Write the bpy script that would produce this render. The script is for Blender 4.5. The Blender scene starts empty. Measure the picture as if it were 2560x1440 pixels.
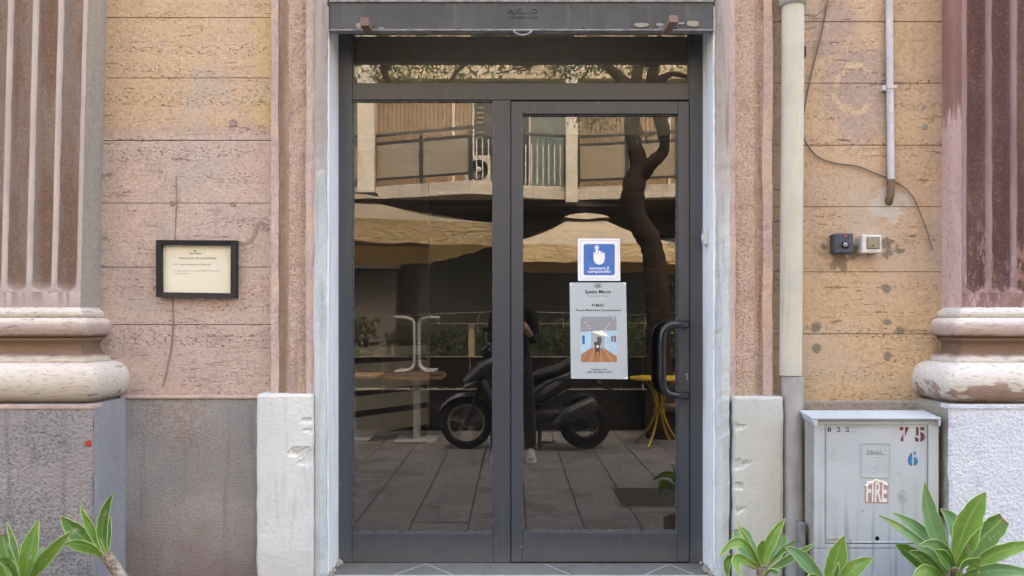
import bpy, bmesh, math, random
from mathutils import Vector, Matrix, Quaternion, noise as mnoise
rad = math.radians
rnd = random.Random(7)
SC = bpy.context.scene
COL = SC.collection

# ------------------------------------------------------------------ camera
D, F, CX, CY, H = 3.3, 1885.0, 1283.0, 805.0, 1.29     # distance to door, focal (px of a 2560 frame), vanishing point, height
cam = bpy.data.cameras.new('camera'); camo = bpy.data.objects.new('camera', cam); COL.objects.link(camo)
camo.location = (0, -D, H); camo.rotation_euler = (rad(90), 0, 0)
cam.sensor_width = 36; cam.lens = 36 * F / 2560
cam.shift_x = (1280 - CX) / 2560; cam.shift_y = (CY - 720) / 2560
cam.clip_start = 0.05; cam.clip_end = 400
SC.camera = camo

# ------------------------------------------------------------------ sky, sun, exposure
SUN_EL, SUN_AZ = 58.0, 12.0         # the sun stands behind the old building: its front is in open shade
world = bpy.data.worlds.new('World'); SC.world = world; world.use_nodes = True
wn = world.node_tree.nodes; wl = world.node_tree.links
bg = wn['Background']
sky = wn.new('ShaderNodeTexSky'); sky.sky_type = 'NISHITA'; sky.sun_disc = False
sky.sun_elevation = rad(SUN_EL); sky.sun_rotation = rad(SUN_AZ)
sky.air_density = 0.8; sky.dust_density = 5.0; sky.ozone_density = 0.0
wl.new(sky.outputs[0], bg.inputs[0]); bg.inputs[1].default_value = 0.15
sun = bpy.data.lights.new('sun', 'SUN'); sun.energy = 0.6; sun.angle = rad(20); sun.color = (1.0, 0.95, 0.88)
suno = bpy.data.objects.new('sun', sun); COL.objects.link(suno)
sd = Vector((math.sin(rad(SUN_AZ)) * math.cos(rad(SUN_EL)), math.cos(rad(SUN_AZ)) * math.cos(rad(SUN_EL)), math.sin(rad(SUN_EL))))
suno.rotation_euler = (-sd).to_track_quat('-Z', 'Y').to_euler(); suno.location = (0, -5, 20)
vs = SC.view_settings
vs.view_transform = 'Standard'; vs.look = 'None'; vs.gamma = 1.0; vs.use_curve_mapping = False
vs.exposure = 3.42
SC.render.engine = 'CYCLES'
SC.cycles.max_bounces = 8; SC.cycles.diffuse_bounces = 4; SC.cycles.glossy_bounces = 4
SC.cycles.transparent_max_bounces = 12; SC.cycles.caustics_reflective = False; SC.cycles.caustics_refractive = False
SC.cycles.use_denoising = True; SC.cycles.use_adaptive_sampling = True; SC.cycles.adaptive_threshold = 0.005

# ------------------------------------------------------------------ where a pixel of the photograph stands in the place
GLASS = 0.02                                             # the panes stand 2 cm behind the frame's face
def PX(px, q): return (px - CX) * (D - q) / F
def PZ(py, q): return H - (py - CY) * (D - q) / F
def P(px, py, q): return Vector((PX(px, q), -q, PZ(py, q)))
def M(px, py, q):                                        # a thing seen in the door glass, q metres out into the street
    s = (D + 2 * GLASS + q) / F
    return Vector(((px - CX) * s, -q, H - (py - CY) * s))
def lin(r, g, b):
    f = lambda c: (c / 255 / 12.92) if c / 255 <= 0.04045 else ((c / 255 + 0.055) / 1.055) ** 2.4
    return (f(r), f(g), f(b), 1.0)

# ------------------------------------------------------------------ objects
def tag(o, label=None, cat=None, group=None, kind=None):
    if label: o['label'] = label
    if cat: o['category'] = cat
    if group: o['group'] = group
    if kind: o['kind'] = kind
    return o
def thing(name, label, cat, loc=(0, 0, 0), group=None):
    o = bpy.data.objects.new(name, None); COL.objects.link(o)
    o.location = loc; o.empty_display_size = 0.1
    return tag(o, label, cat, group)
def root_of(o):
    while o.parent: o = o.parent
    return o
def structure(name, loc=(0, 0, 0)):
    o = bpy.data.objects.new(name, None); COL.objects.link(o); o.location = loc; o['kind'] = 'structure'
    return o

class MB:
    def __init__(s): s.v = []; s.f = []; s.sm = []
    def add(s, vs, fs, smooth=False):
        b = len(s.v); s.v += [Vector(v) for v in vs]
        for f in fs: s.f.append([b + i for i in f]); s.sm.append(smooth)
        return s
    def box(s, x0, x1, q0, q1, z0, z1):
        y0, y1 = -q1, -q0
        if x0 > x1: x0, x1 = x1, x0
        if z0 > z1: z0, z1 = z1, z0
        if y0 > y1: y0, y1 = y1, y0
        return s.add([(x0, y0, z0), (x1, y0, z0), (x1, y1, z0), (x0, y1, z0), (x0, y0, z1), (x1, y0, z1), (x1, y1, z1), (x0, y1, z1)],
                     [(0, 3, 2, 1), (4, 5, 6, 7), (0, 1, 5, 4), (1, 2, 6, 5), (2, 3, 7, 6), (3, 0, 4, 7)])
    def tube(s, pts, r, seg=10, cap=True, smooth=True):
        pts = [Vector(p) for p in pts]; n = len(pts)
        rs = r if isinstance(r, (list, tuple)) else [r] * n
        up = None; rings = []
        for i, p in enumerate(pts):
            t = (pts[min(i + 1, n - 1)] - pts[max(i - 1, 0)]).normalized()
            if up is None:
                up = Vector((0, 0, 1)) if abs(t.z) < 0.9 else Vector((1, 0, 0))
            a = t.cross(up)
            if a.length < 1e-5: a = t.orthogonal()
            a.normalize(); b = a.cross(t).normalized(); up = b
            rings.append([p + (a * math.cos(k * 2 * math.pi / seg) + b * math.sin(k * 2 * math.pi / seg)) * rs[i] for k in range(seg)])
        vs = [v for rg in rings for v in rg]; fs = []
        for i in range(n - 1):
            for k in range(seg):
                k2 = (k + 1) % seg
                fs.append((i * seg + k, i * seg + k2, (i + 1) * seg + k2, (i + 1) * seg + k))
        s.add(vs, fs, smooth)
        if cap:
            s.add(rings[0], [tuple(range(seg))]); s.add(rings[-1], [tuple(range(seg - 1, -1, -1))])
        return s
    def loft(s, rings, closed=True, cap=True, smooth=True):
        n = len(rings[0]); vs = [v for r in rings for v in r]; fs = []
        for i in range(len(rings) - 1):
            for k in range(n if closed else n - 1):
                k2 = (k + 1) % n
                fs.append((i * n + k, i * n + k2, (i + 1) * n + k2, (i + 1) * n + k))
        s.add(vs, fs, smooth)
        if cap:
            s.add(rings[0], [tuple(range(n - 1, -1, -1))]); s.add(rings[-1], [tuple(range(n))])
        return s
    def lathe(s, prof, c, axis='Z', seg=20, smooth=True, closed=False):
        c = Vector(c); rings = []
        for r, h in prof:
            rg = []
            for k in range(seg):
                a = 2 * math.pi * k / seg; u, w = r * math.cos(a), r * math.sin(a)
                rg.append(c + (Vector((u, w, h)) if axis == 'Z' else Vector((u, h, w)) if axis == 'Y' else Vector((h, u, w))))
            rings.append(rg)
        if closed: rings.append(rings[0])
        return s.loft(rings, True, not closed, smooth)
    def prism(s, pts, q0, q1):                # an outline in X,Z pulled from depth q0 to q1
        n = len(pts)
        a = [(x, -q1, z) for x, z in pts]; b = [(x, -q0, z) for x, z in pts]
        fs = [tuple(range(n)), tuple(range(2 * n - 1, n - 1, -1))] + [(i, i + n, (i + 1) % n + n, (i + 1) % n) for i in range(n)]
        return s.add(a + b, fs)
    def build(s, name, mat, parent=None, bevel=0, seg=2, recalc=True, vox=None):
        me = bpy.data.meshes.new(name)
        off = root_of(parent).location if parent else Vector((0, 0, 0))
        me.from_pydata([v - off for v in s.v], [], s.f)
        me.polygons.foreach_set('use_smooth', s.sm)
        if bevel or recalc:
            bm = bmesh.new(); bm.from_mesh(me)
            if recalc: bmesh.ops.recalc_face_normals(bm, faces=bm.faces)
            if bevel:
                es = [e for e in bm.edges if len(e.link_faces) == 2 and e.calc_face_angle(0) > 0.6]
                bmesh.ops.bevel(bm, geom=es, offset=bevel, offset_type='OFFSET', segments=seg, profile=0.5, affect='EDGES', clamp_overlap=True)
            bm.to_mesh(me); bm.free()
        me.materials.append(mat)
        o = bpy.data.objects.new(name, me); COL.objects.link(o)
        if parent: o.parent = parent
        return o
def part(name, mat, parent, *boxes, bevel=0):
    m = MB()
    for b in boxes: m.box(*b)
    return m.build(name, mat, parent, bevel)
def child(mesh_obj, name, parent):               # another object on the same mesh
    o = bpy.data.objects.new(name, mesh_obj.data); COL.objects.link(o); o.parent = parent
    return o
def copy_tree(o, parent=None):
    c = o.copy(); COL.objects.link(c); c.parent = parent
    for ch in list(o.children): copy_tree(ch, c)
    return c

def bez(p0, p1, p2, n):
    return [p0 * (1 - t) ** 2 + p1 * 2 * t * (1 - t) + p2 * t * t for t in [i / n for i in range(n + 1)]]
def smooth_path(pts, n=6):
    pts = [Vector(p) for p in pts]; out = []
    for i in range(len(pts) - 1):
        p0 = pts[max(i - 1, 0)]; p1 = pts[i]; p2 = pts[i + 1]; p3 = pts[min(i + 2, len(pts) - 1)]
        for k in range(n):
            t = k / n
            out.append(0.5 * ((2 * p1) + (p2 - p0) * t + (2 * p0 - 5 * p1 + 4 * p2 - p3) * t * t + (3 * p1 - p0 - 3 * p2 + p3) * t ** 3))
    out.append(pts[-1]); return out

def text(body, px_c, py_c, width_px, q, mat, parent, name='lettering', bold=0.0, depth=0.0, height_px=None, rot=0, gap=None, gw=0.0032, align='CENTER', scale_fn=None):
    cu = bpy.data.curves.new('t', 'FONT'); cu.body = body; cu.size = 1.0; cu.offset = bold; cu.extrude = 0
    cu.align_x = 'LEFT'; cu.resolution_u = 3
    ob = bpy.data.objects.new('t', cu); COL.objects.link(ob)
    bpy.context.view_layer.update()
    me = bpy.data.meshes.new_from_object(ob.evaluated_get(bpy.context.evaluated_depsgraph_get()))
    bpy.data.objects.remove(ob); bpy.data.curves.remove(cu)
    bm = bmesh.new(); bm.from_mesh(me)
    xs = [v.co.x for v in bm.verts]; ys = [v.co.y for v in bm.verts]
    x0, x1, y0, y1 = min(xs), max(xs), min(ys), max(ys)
    s = (D - q) / F; sx = width_px * s / (x1 - x0); sz = sx if height_px is None else height_px * s / (y1 - y0)
    c = P(px_c, py_c, q); ax = (x0 + x1) / 2 if align == 'CENTER' else x0
    cr, sr = math.cos(rot), math.sin(rot)
    off = root_of(parent).location
    for v in bm.verts:
        u = (v.co.x - ax) * sx; w = (v.co.y - (y0 + y1) / 2) * sz
        v.co = Vector((c.x + u * cr - w * sr, -q, c.z + u * sr + w * cr)) - off
    if gap:                                       # stencil bridges
        for gx in gap:
            xg = c.x + (gx * (x1 - x0) * sx) - off.x; g = gw
            for sgn in (-1, 1):
                bmesh.ops.bisect_plane(bm, geom=bm.verts[:] + bm.edges[:] + bm.faces[:], plane_co=(xg + sgn * g, 0, 0), plane_no=(1, 0, 0))
            kill = [f for f in bm.faces if abs(f.calc_center_median().x - xg) < g]
            bmesh.ops.delete(bm, geom=kill, context='FACES')
    if depth:
        r = bmesh.ops.extrude_face_region(bm, geom=bm.faces[:])
        for v in [g for g in r['geom'] if isinstance(g, bmesh.types.BMVert)]: v.co.y -= depth
        bmesh.ops.recalc_face_normals(bm, faces=bm.faces)
    bm.to_mesh(me); bm.free(); me.materials.clear(); me.materials.append(mat)
    o = bpy.data.objects.new(name, me); COL.objects.link(o); o.parent = parent
    return o

# ------------------------------------------------------------------ materials
class Mat:
    def __init__(s, name, rough=0.85, spec=0.3, metal=0.0, color=None):
        s.m = bpy.data.materials.new(name); s.m.use_nodes = True
        s.nt = s.m.node_tree; s.b = s.nt.nodes['Principled BSDF']
        s.set(s.b.inputs['Roughness'], rough); s.set(s.b.inputs['Specular IOR Level'], spec); s.set(s.b.inputs['Metallic'], metal)
        if color is not None: s.color(color)
        s._pos = None
    def set(s, inp, v):
        if isinstance(v, bpy.types.NodeSocket): s.nt.links.new(v, inp)
        else:
            if isinstance(v, (tuple, list)) and len(v) == 3 and inp.type == 'RGBA': v = (*v, 1)
            inp.default_value = v
    def n(s, t): return s.nt.nodes.new('ShaderNode' + t)
    def color(s, c): s.set(s.b.inputs['Base Color'], c); return s
    def rough(s, c): s.set(s.b.inputs['Roughness'], c); return s
    def normal(s, c): s.set(s.b.inputs['Normal'], c); return s
    def pos(s, sc=(1, 1, 1), off=(0, 0, 0), obj=False):
        if s._pos is None:
            s._pos = s.n('NewGeometry').outputs['Position']
        src = s.n('TexCoord').outputs['Object'] if obj else s._pos
        m = s.n('Mapping'); s.set(m.inputs['Vector'], src); m.inputs['Scale'].default_value = sc; m.inputs['Location'].default_value = off
        return m.outputs[0]
    def xyz(s):
        x = s.n('SeparateXYZ'); s.set(x.inputs[0], s.pos()); return x.outputs
    def noise(s, scale=5, detail=4, vec=None, rough=0.55, dist=0):
        n = s.n('TexNoise'); s.set(n.inputs['Vector'], vec if vec is not None else s.pos()); n.inputs['Scale'].default_value = scale
        n.inputs['Detail'].default_value = detail; n.inputs['Roughness'].default_value = rough; n.inputs['Distortion'].default_value = dist
        return n.outputs[0]
    def vor(s, scale=5, vec=None, feature='F1'):
        n = s.n('TexVoronoi'); n.feature = feature; s.set(n.inputs['Vector'], vec if vec is not None else s.pos()); n.inputs['Scale'].default_value = scale
        return n.outputs['Distance']
    def rng(s, f, a, b, va=0.0, vb=1.0):
        n = s.n('MapRange'); n.interpolation_type = 'SMOOTHSTEP'; s.set(n.inputs[0], f)
        for i, v in enumerate((a, b, va, vb)): s.set(n.inputs[i + 1], v)
        return n.outputs[0]
    def mix(s, f, a, b, mode='MIX'):
        n = s.n('Mix'); n.data_type = 'RGBA'; n.blend_type = mode; n.clamp_factor = True
        s.set(n.inputs[0], f); s.set(n.inputs[6], a); s.set(n.inputs[7], b); return n.outputs[2]
    def math(s, op, a, b=0.0, c=None):
        n = s.n('Math'); n.operation = op; s.set(n.inputs[0], a); s.set(n.inputs[1], b)
        if c is not None: s.set(n.inputs[2], c)
        return n.outputs[0]
    def bump(s, h, strength=0.5, dist=0.003, nrm=None):
        n = s.n('Bump'); s.set(n.inputs['Height'], h); n.inputs['Strength'].default_value = strength; n.inputs['Distance'].default_value = dist
        if nrm is not None: s.set(n.inputs['Normal'], nrm)
        return n.outputs[0]
    def spots(s, pts, wob=0.012, soft=0.008):      # mortar spots (x, z, radius) on a wall
        x, y, z = s.xyz()
        w = s.math('MULTIPLY', s.math('SUBTRACT', s.noise(38, 3), 0.5), wob * 4)
        acc = None
        for (px, pz, r) in pts:
            dx = s.math('SUBTRACT', x, px); dz = s.math('SUBTRACT', z, pz)
            d = s.math('SQRT', s.math('ADD', s.math('MULTIPLY', dx, dx), s.math('MULTIPLY', dz, dz)))
            d = s.math('ADD', d, w)
            k = s.rng(d, r - soft, r + soft, 1.0, 0.0)
            acc = k if acc is None else s.math('MAXIMUM', acc, k)
        return acc

def plain(name, c, rough=0.6, spec=0.4, metal=0.0, var=0.12, sc=20, bump=0.0):
    m = Mat(name, rough, spec, metal)
    c2 = tuple(v * (1 - var) for v in c[:3])
    f = m.rng(m.noise(sc, 5), 0.35, 0.65)
    m.color(m.mix(f, c, c2))
    m.rough(m.rng(m.noise(sc * 2.3, 3), 0.3, 0.7, max(0.02, rough - 0.08), min(1, rough + 0.08)))
    if bump: m.normal(m.bump(m.noise(sc * 12, 4), bump, 0.002))
    return m.m

def travertine(m, dens=1.0):
    """pits lying in rows, as in sawn travertine or combed render: returns (pit mask, streak mask)"""
    band = m.rng(m.noise(1.0, 4, m.pos((1.1, 1, 15)), 0.6), 0.52 - 0.03 * dens, 0.60)
    holes = m.math('MAXIMUM', m.rng(m.noise(1.0, 1, m.pos((62, 30, 120))), 0.59, 0.65), m.rng(m.noise(1.0, 2, m.pos((24, 20, 90), (3, 1, 4)), 0.6), 0.66, 0.70))
    fissure = m.rng(m.noise(1.0, 4, m.pos((9, 4, 85)), 0.7), 0.62, 0.66)
    fb = m.rng(m.noise(1.0, 2, m.pos((2.3, 1, 8), (4, 0, 9))), 0.48, 0.58)
    return m.math('MULTIPLY', holes, band), m.math('MULTIPLY', fissure, fb)

def wall_left_mat():
    m = Mat('ochre_and_pink_combed_render', 0.92, 0.15)
    x, y, z = m.xyz()
    big = m.noise(2.2, 5); med = m.noise(9, 5); fine = m.noise(120, 3)
    ochre = m.mix(m.rng(big, 0.35, 0.7), lin(200, 172, 142), lin(199, 175, 134))
    ochre = m.mix(m.rng(med, 0.45, 0.75, 0, 0.55), ochre, lin(184, 160, 138))
    pink = m.mix(m.rng(big, 0.38, 0.64), lin(196, 174, 158), lin(190, 172, 160))
    pink = m.mix(m.rng(med, 0.45, 0.72, 0, 0.7), pink, lin(172, 156, 146))
    zz = m.math('ADD', z, m.math('MULTIPLY', m.math('SUBTRACT', m.noise(14, 4), 0.5), 0.07))
    low = m.rng(zz, PZ(345, .1), PZ(322, .1), 1.0, 0.0)
    c = m.mix(low, ochre, pink)
    gb = m.rng(zz, PZ(352, .1), PZ(324, .1), 0.0, 1.0)
    band = m.math('MULTIPLY', gb, m.rng(zz, PZ(330, .1), PZ(300, .1), 1.0, 0.0))
    c = m.mix(m.math('MULTIPLY', band, 0.6), c, lin(176, 158, 146))
    # yellower rim next to the door surround
    rim = m.math('MULTIPLY', m.rng(m.math('ADD', x, m.math('MULTIPLY', m.noise(8, 3), 0.1)), -1.09, -1.0), m.rng(z, 2.05, 2.2))
    c = m.mix(m.math('MULTIPLY', rim, 0.45), c, lin(200, 174, 118))
    # warm dust at the foot of the lower courses
    foot = m.rng(m.math('ADD', z, m.math('MULTIPLY', med, 0.25)), 1.42, 1.02)
    c = m.mix(m.math('MULTIPLY', foot, 0.35), c, lin(190, 162, 142))
    pit, fis = travertine(m, 1.0)
    c = m.mix(m.math('MULTIPLY', pit, 0.70), c, lin(124, 96, 72))  # occlusion inside the pits is put into the colour
    c = m.mix(m.math('MULTIPLY', fis, 0.7), c, lin(120, 92, 72))
    c = m.mix(m.rng(m.noise(75, 3, None, 0.7), 0.52, 0.34, 0.0, 0.42), c, lin(140, 116, 98))
    c = m.mix(m.rng(m.noise(95, 2, m.pos((1, 1, 1), (3, 3, 3))), 0.56, 0.70, 0.0, 0.40), c, lin(222, 206, 186))
    grey = m.rng(m.noise(3.1, 4, m.pos((1, 1, 0.8), (3, 1, 7))), 0.56, 0.72)
    c = m.mix(m.math('MULTIPLY', grey, 0.6), c, lin(176, 169, 156))
    m.color(c)
    h = m.math('ADD', m.math('MULTIPLY', m.noise(70, 5, m.pos((0.7, 1, 1.5)), 0.7), 0.8), m.math('MULTIPLY', m.noise(22, 3), 0.5))
    h = m.math('SUBTRACT', h, m.math('ADD', pit, m.math('MULTIPLY', fis, 0.8)))
    swirl = m.n('TexWave'); swirl.inputs['Scale'].default_value = 22; swirl.inputs['Distortion'].default_value = 26; swirl.inputs['Detail'].default_value = 3
    swirl.bands_direction = 'Z'; m.set(swirl.inputs['Vector'], m.pos((0.5, 0.5, 1)))
    h = m.math('ADD', h, m.math('MULTIPLY', m.math('MULTIPLY', swirl.outputs[1], low), 0.09))
    m.normal(m.bump(h, 0.8, 0.007)); return m.m

def wall_right_mat():
    m = Mat('orange_tan_combed_render', 0.92, 0.15)
    x, y, z = m.xyz()
    big = m.noise(1.9, 5, m.pos((1, 1, 1), (5, 0, 2))); med = m.noise(8, 5, m.pos((1, 1, 1), (2, 0, 5))); fine = m.noise(120, 3)
    c = m.mix(m.rng(big, 0.35, 0.68), lin(190, 164, 136), lin(200, 177, 144))
    c = m.mix(m.rng(med, 0.46, 0.74, 0, 0.6), c, lin(178, 156, 132))
    low = m.rng(m.math('ADD', z, m.math('MULTIPLY', med, 0.3)), 1.75, 1.45)
    c = m.mix(m.math('MULTIPLY', low, 0.45), c, lin(205, 178, 132))
    mauve = m.spots([(PX(2150, .1), PZ(218, .1), 0.17), (PX(2080, .1), PZ(60, .1), 0.10), (PX(2150, .1), PZ(300, .1), 0.10), (PX(2060, .1), PZ(120, .1), 0.07)], 0.035, 0.05)
    c = m.mix(m.math('MULTIPLY', mauve, 0.75), c, lin(166, 150, 142))
    # a C-shaped patch of yellow paint
    dx = m.math('SUBTRACT', x, PX(2138, .1)); dz = m.math('SUBTRACT', z, PZ(222, .1))
    d = m.math('SQRT', m.math('ADD', m.math('MULTIPLY', dx, dx), m.math('MULTIPLY', m.math('MULTIPLY', dz, dz), 0.85)))
    d = m.math('ADD', d, m.math('MULTIPLY', m.math('SUBTRACT', m.noise(16, 4), 0.5), 0.06))
    ring = m.math('MULTIPLY', m.rng(d, 0.070, 0.080), m.rng(d, 0.093, 0.104, 1.0, 0.0))
    opening = m.rng(m.math('ADD', dx, m.math('MULTIPLY', m.math('ABSOLUTE', dz), -0.85)), -0.02, 0.03, 1.0, 0.0)
    ring = m.math('MULTIPLY', m.math('MULTIPLY', ring, opening), m.rng(m.noise(45, 3), 0.36, 0.46))
    c = m.mix(m.math('MULTIPLY', ring, 0.6), c, lin(214, 190, 148))
    # old mortar round the sockets, filled fixing holes, pale mortar round the conduit
    pale = m.spots([(PX(2222, .1), PZ(505, .1), 0.060), (PX(2195, .1), PZ(518, .1), 0.042), (PX(2235, .1), PZ(535, .1), 0.030), (PX(2262, .1), PZ(500, .1), 0.03)], 0.02, 0.01)
    c = m.mix(m.math('MULTIPLY', pale, 0.8), c, lin(188, 180, 168))
    dark = m.spots([(PX(2100, .1), PZ(652, .1), 0.035), (PX(2085, .1), PZ(665, .1), 0.022), (PX(2135, .1), PZ(637, .1), 0.026), (PX(2110, .1), PZ(672, .1), 0.016),
                    (PX(2216, .1), PZ(605, .1), 0.026), (PX(2218, .1), PZ(634, .1), 0.018), (PX(2247, .1), PZ(622, .1), 0.018)], 0.016, 0.006)
    plug = m.spots([(PX(2216, .1), PZ(720, .1), 0.019), (PX(2218, .1), PZ(804, .1), 0.016), (PX(2250, .1), PZ(828, .1), 0.020), (PX(2040, .1), PZ(818, .1), 0.020),
                    (PX(2042, .1), PZ(872, .1), 0.020), (PX(2218, .1), PZ(890, .1), 0.019), (PX(2060, .1), PZ(618, .1), 0.012)], 0.008, 0.006)
    pit, fis = travertine(m, 0.7)
    c = m.mix(m.math('MULTIPLY', pit, 0.72), c, lin(122, 88, 60))  # pits painted darker for the shade inside them
    c = m.mix(m.math('MULTIPLY', fis, 0.75), c, lin(118, 84, 60))
    drip = m.math('MULTIPLY', m.rng(m.noise(1, 4, m.pos((30, 1, 1.6))), 0.62, 0.72), m.rng(big, 0.45, 0.6))
    c = m.mix(m.math('MULTIPLY', drip, 0.3), c, lin(140, 104, 78))
    c = m.mix(m.rng(m.noise(75, 3, None, 0.7), 0.52, 0.34, 0.0, 0.40), c, lin(138, 110, 88))
    c = m.mix(m.rng(m.noise(95, 2, m.pos((1, 1, 1), (3, 3, 3))), 0.56, 0.70, 0.0, 0.36), c, lin(222, 202, 172))
    dust = m.rng(m.noise(2.6, 5, m.pos((1, 1, .7), (9, 2, 4))), 0.50, 0.66)
    c = m.mix(m.math('MULTIPLY', dust, 0.55), c, lin(188, 176, 160))
    c = m.mix(m.math('MULTIPLY', pale, 0.65), c, lin(196, 190, 178))
    c = m.mix(m.math('MULTIPLY', dark, 0.8), c, lin(124, 112, 98))
    c = m.mix(m.math('MULTIPLY', plug, 0.85), c, lin(124, 115, 103))
    m.color(c)
    h = m.math('ADD', m.math('MULTIPLY', m.noise(75, 5, m.pos((0.8, 1, 1.4)), 0.7), 0.75), m.math('MULTIPLY', m.noise(22, 3), 0.4))
    h = m.math('SUBTRACT', h, m.math('ADD', pit, m.math('MULTIPLY', fis, 0.9)))
    m.normal(m.bump(h, 0.75, 0.007)); return m.m

def rough_render(name, a, b, dark, scale=60, bumpd=0.007, bs=0.7, vert=False, dk=0.4, stain=None, patch=None, ps=3.0):
    m = Mat(name, 0.93, 0.12)
    v = m.pos((1.6, 1.6, 0.35)) if vert else m.pos()
    c = m.mix(m.rng(m.noise(4, 5, v), 0.35, 0.66), a, b)
    g = m.noise(scale, 4, None, 0.65)
    c = m.mix(m.rng(g, 0.56, 0.36, 0.0, dk), c, dark)
    c = m.mix(m.rng(m.noise(15, 5), 0.55, 0.75, 0, 0.35), c, dark)
    if patch is not None:
        c = m.mix(m.rng(m.noise(ps, 5, m.pos((1, 1, 1), (7, 3, 1))), 0.52, 0.62, 0, 0.85), c, patch)
    if stain is not None:
        c = m.mix(m.math('MULTIPLY', m.rng(m.noise(1, 5, m.pos((22, 22, 1.3))), 0.52, 0.70), 0.6), c, stain)
    m.color(c)
    m.normal(m.bump(m.math('ADD', g, m.math('MULTIPLY', m.noise(scale / 4, 3), 0.7)), bs, bumpd)); return m.m

def plinth_mat():
    m = Mat('grey_splashed_render', 0.95, 0.1)
    x, y, z = m.xyz()
    v = m.pos((0.8, 1, 1.7))
    g = m.noise(80, 5, v, 0.75)
    c = m.mix(m.rng(m.noise(3, 5), 0.36, 0.64), lin(180, 175, 166), lin(164, 160, 155))
    zz = m.math('ADD', z, m.math('MULTIPLY', m.math('SUBTRACT', m.noise(5, 4), 0.5), 0.5))
    brown = m.rng(zz, 0.52, 0.22)
    c = m.mix(m.math('MULTIPLY', brown, 0.6), c, lin(152, 128, 118))
    sp = m.spots([(PX(440, .11), PZ(1030, .11), 0.13), (PX(465, .11), PZ(1075, .11), 0.09), (PX(420, .11), PZ(1010, .11), 0.11)], 0.05, 0.05)
    c = m.mix(m.math('MULTIPLY', m.math('MULTIPLY', sp, m.rng(m.noise(60, 3), 0.35, 0.6)), 0.6), c, lin(160, 136, 122))
    c = m.mix(m.rng(g, 0.50, 0.32, 0.0, 0.45), c, lin(98, 92, 86))
    c = m.mix(m.rng(g, 0.60, 0.72, 0.0, 0.35), c, lin(190, 184, 178))
    drip = m.rng(m.noise(1, 4, m.pos((26, 20, 1.2))), 0.56, 0.72)
    c = m.mix(m.math('MULTIPLY', drip, 0.3), c, lin(100, 96, 96))
    m.color(c); m.normal(m.bump(m.math('ADD', g, m.math('MULTIPLY', m.noise(20, 3), 0.5)), 1.0, 0.011)); return m.m

def flute_mat(name, ridge, ridge2, hollow, hollow2, speck, qf, band=None, worn=None):
    m = Mat(name, 0.93, 0.12)
    x, y, z = m.xyz()
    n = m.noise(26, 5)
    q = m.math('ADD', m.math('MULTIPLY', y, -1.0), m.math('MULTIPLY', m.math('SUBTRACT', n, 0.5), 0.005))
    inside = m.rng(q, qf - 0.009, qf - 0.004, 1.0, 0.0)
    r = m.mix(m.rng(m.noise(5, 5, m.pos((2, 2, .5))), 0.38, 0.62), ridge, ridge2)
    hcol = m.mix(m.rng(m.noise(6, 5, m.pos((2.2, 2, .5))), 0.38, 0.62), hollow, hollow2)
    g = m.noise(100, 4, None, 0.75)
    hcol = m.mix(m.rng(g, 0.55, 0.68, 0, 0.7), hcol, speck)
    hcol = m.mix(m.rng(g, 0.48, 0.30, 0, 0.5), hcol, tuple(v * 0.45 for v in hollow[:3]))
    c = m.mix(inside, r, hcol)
    if band is not None:      # bare wash low on the shaft
        zb = m.math('ADD', z, m.math('MULTIPLY', m.math('SUBTRACT', m.noise(9, 4), 0.5), 0.12))
        c = m.mix(m.rng(zb, band[0], band[1], 0.85, 0.0), c, band[2])
    if worn is not None:      # scuffed pale specks, thicker towards the foot
        wk = m.math('MULTIPLY', m.rng(m.noise(1, 4, m.pos((55, 55, 16)), .7), .50, .60), m.rng(m.math('ADD', z, m.math('MULTIPLY', m.noise(4, 3, m.pos((3, 3, .6))), .9)), 2.35, 1.75))
        c = m.mix(m.math('MULTIPLY', wk, .7), c, worn)
    m.color(c); m.normal(m.bump(m.math('ADD', g, m.math('MULTIPLY', m.noise(32, 3), 0.6)), 0.7, 0.007)); return m.m

def side_right_mat():
    m = Mat('pink_wash_over_maroon', .92, .15); x, y, z = m.xyz()
    pk = m.mix(m.rng(m.noise(6, 5, m.pos((2, 2, .5))), .36, .66), lin(196, 166, 158), lin(208, 180, 170))
    mr = m.mix(m.rng(m.noise(6, 5, m.pos((2, 2, .4))), .36, .66), lin(146, 110, 100), lin(164, 130, 118))
    zz = m.math('ADD', z, m.math('MULTIPLY', m.math('SUBTRACT', m.noise(1, 5, m.pos((45, 45, 5))), .5), .35))
    c = m.mix(m.rng(zz, PZ(300, .2), PZ(262, .2)), pk, mr)
    g = m.noise(70, 4); c = m.mix(m.rng(g, .5, .32, 0, .3), c, lin(120, 92, 84))
    m.color(c); m.normal(m.bump(g, .4, .004)); return m.m

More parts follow.
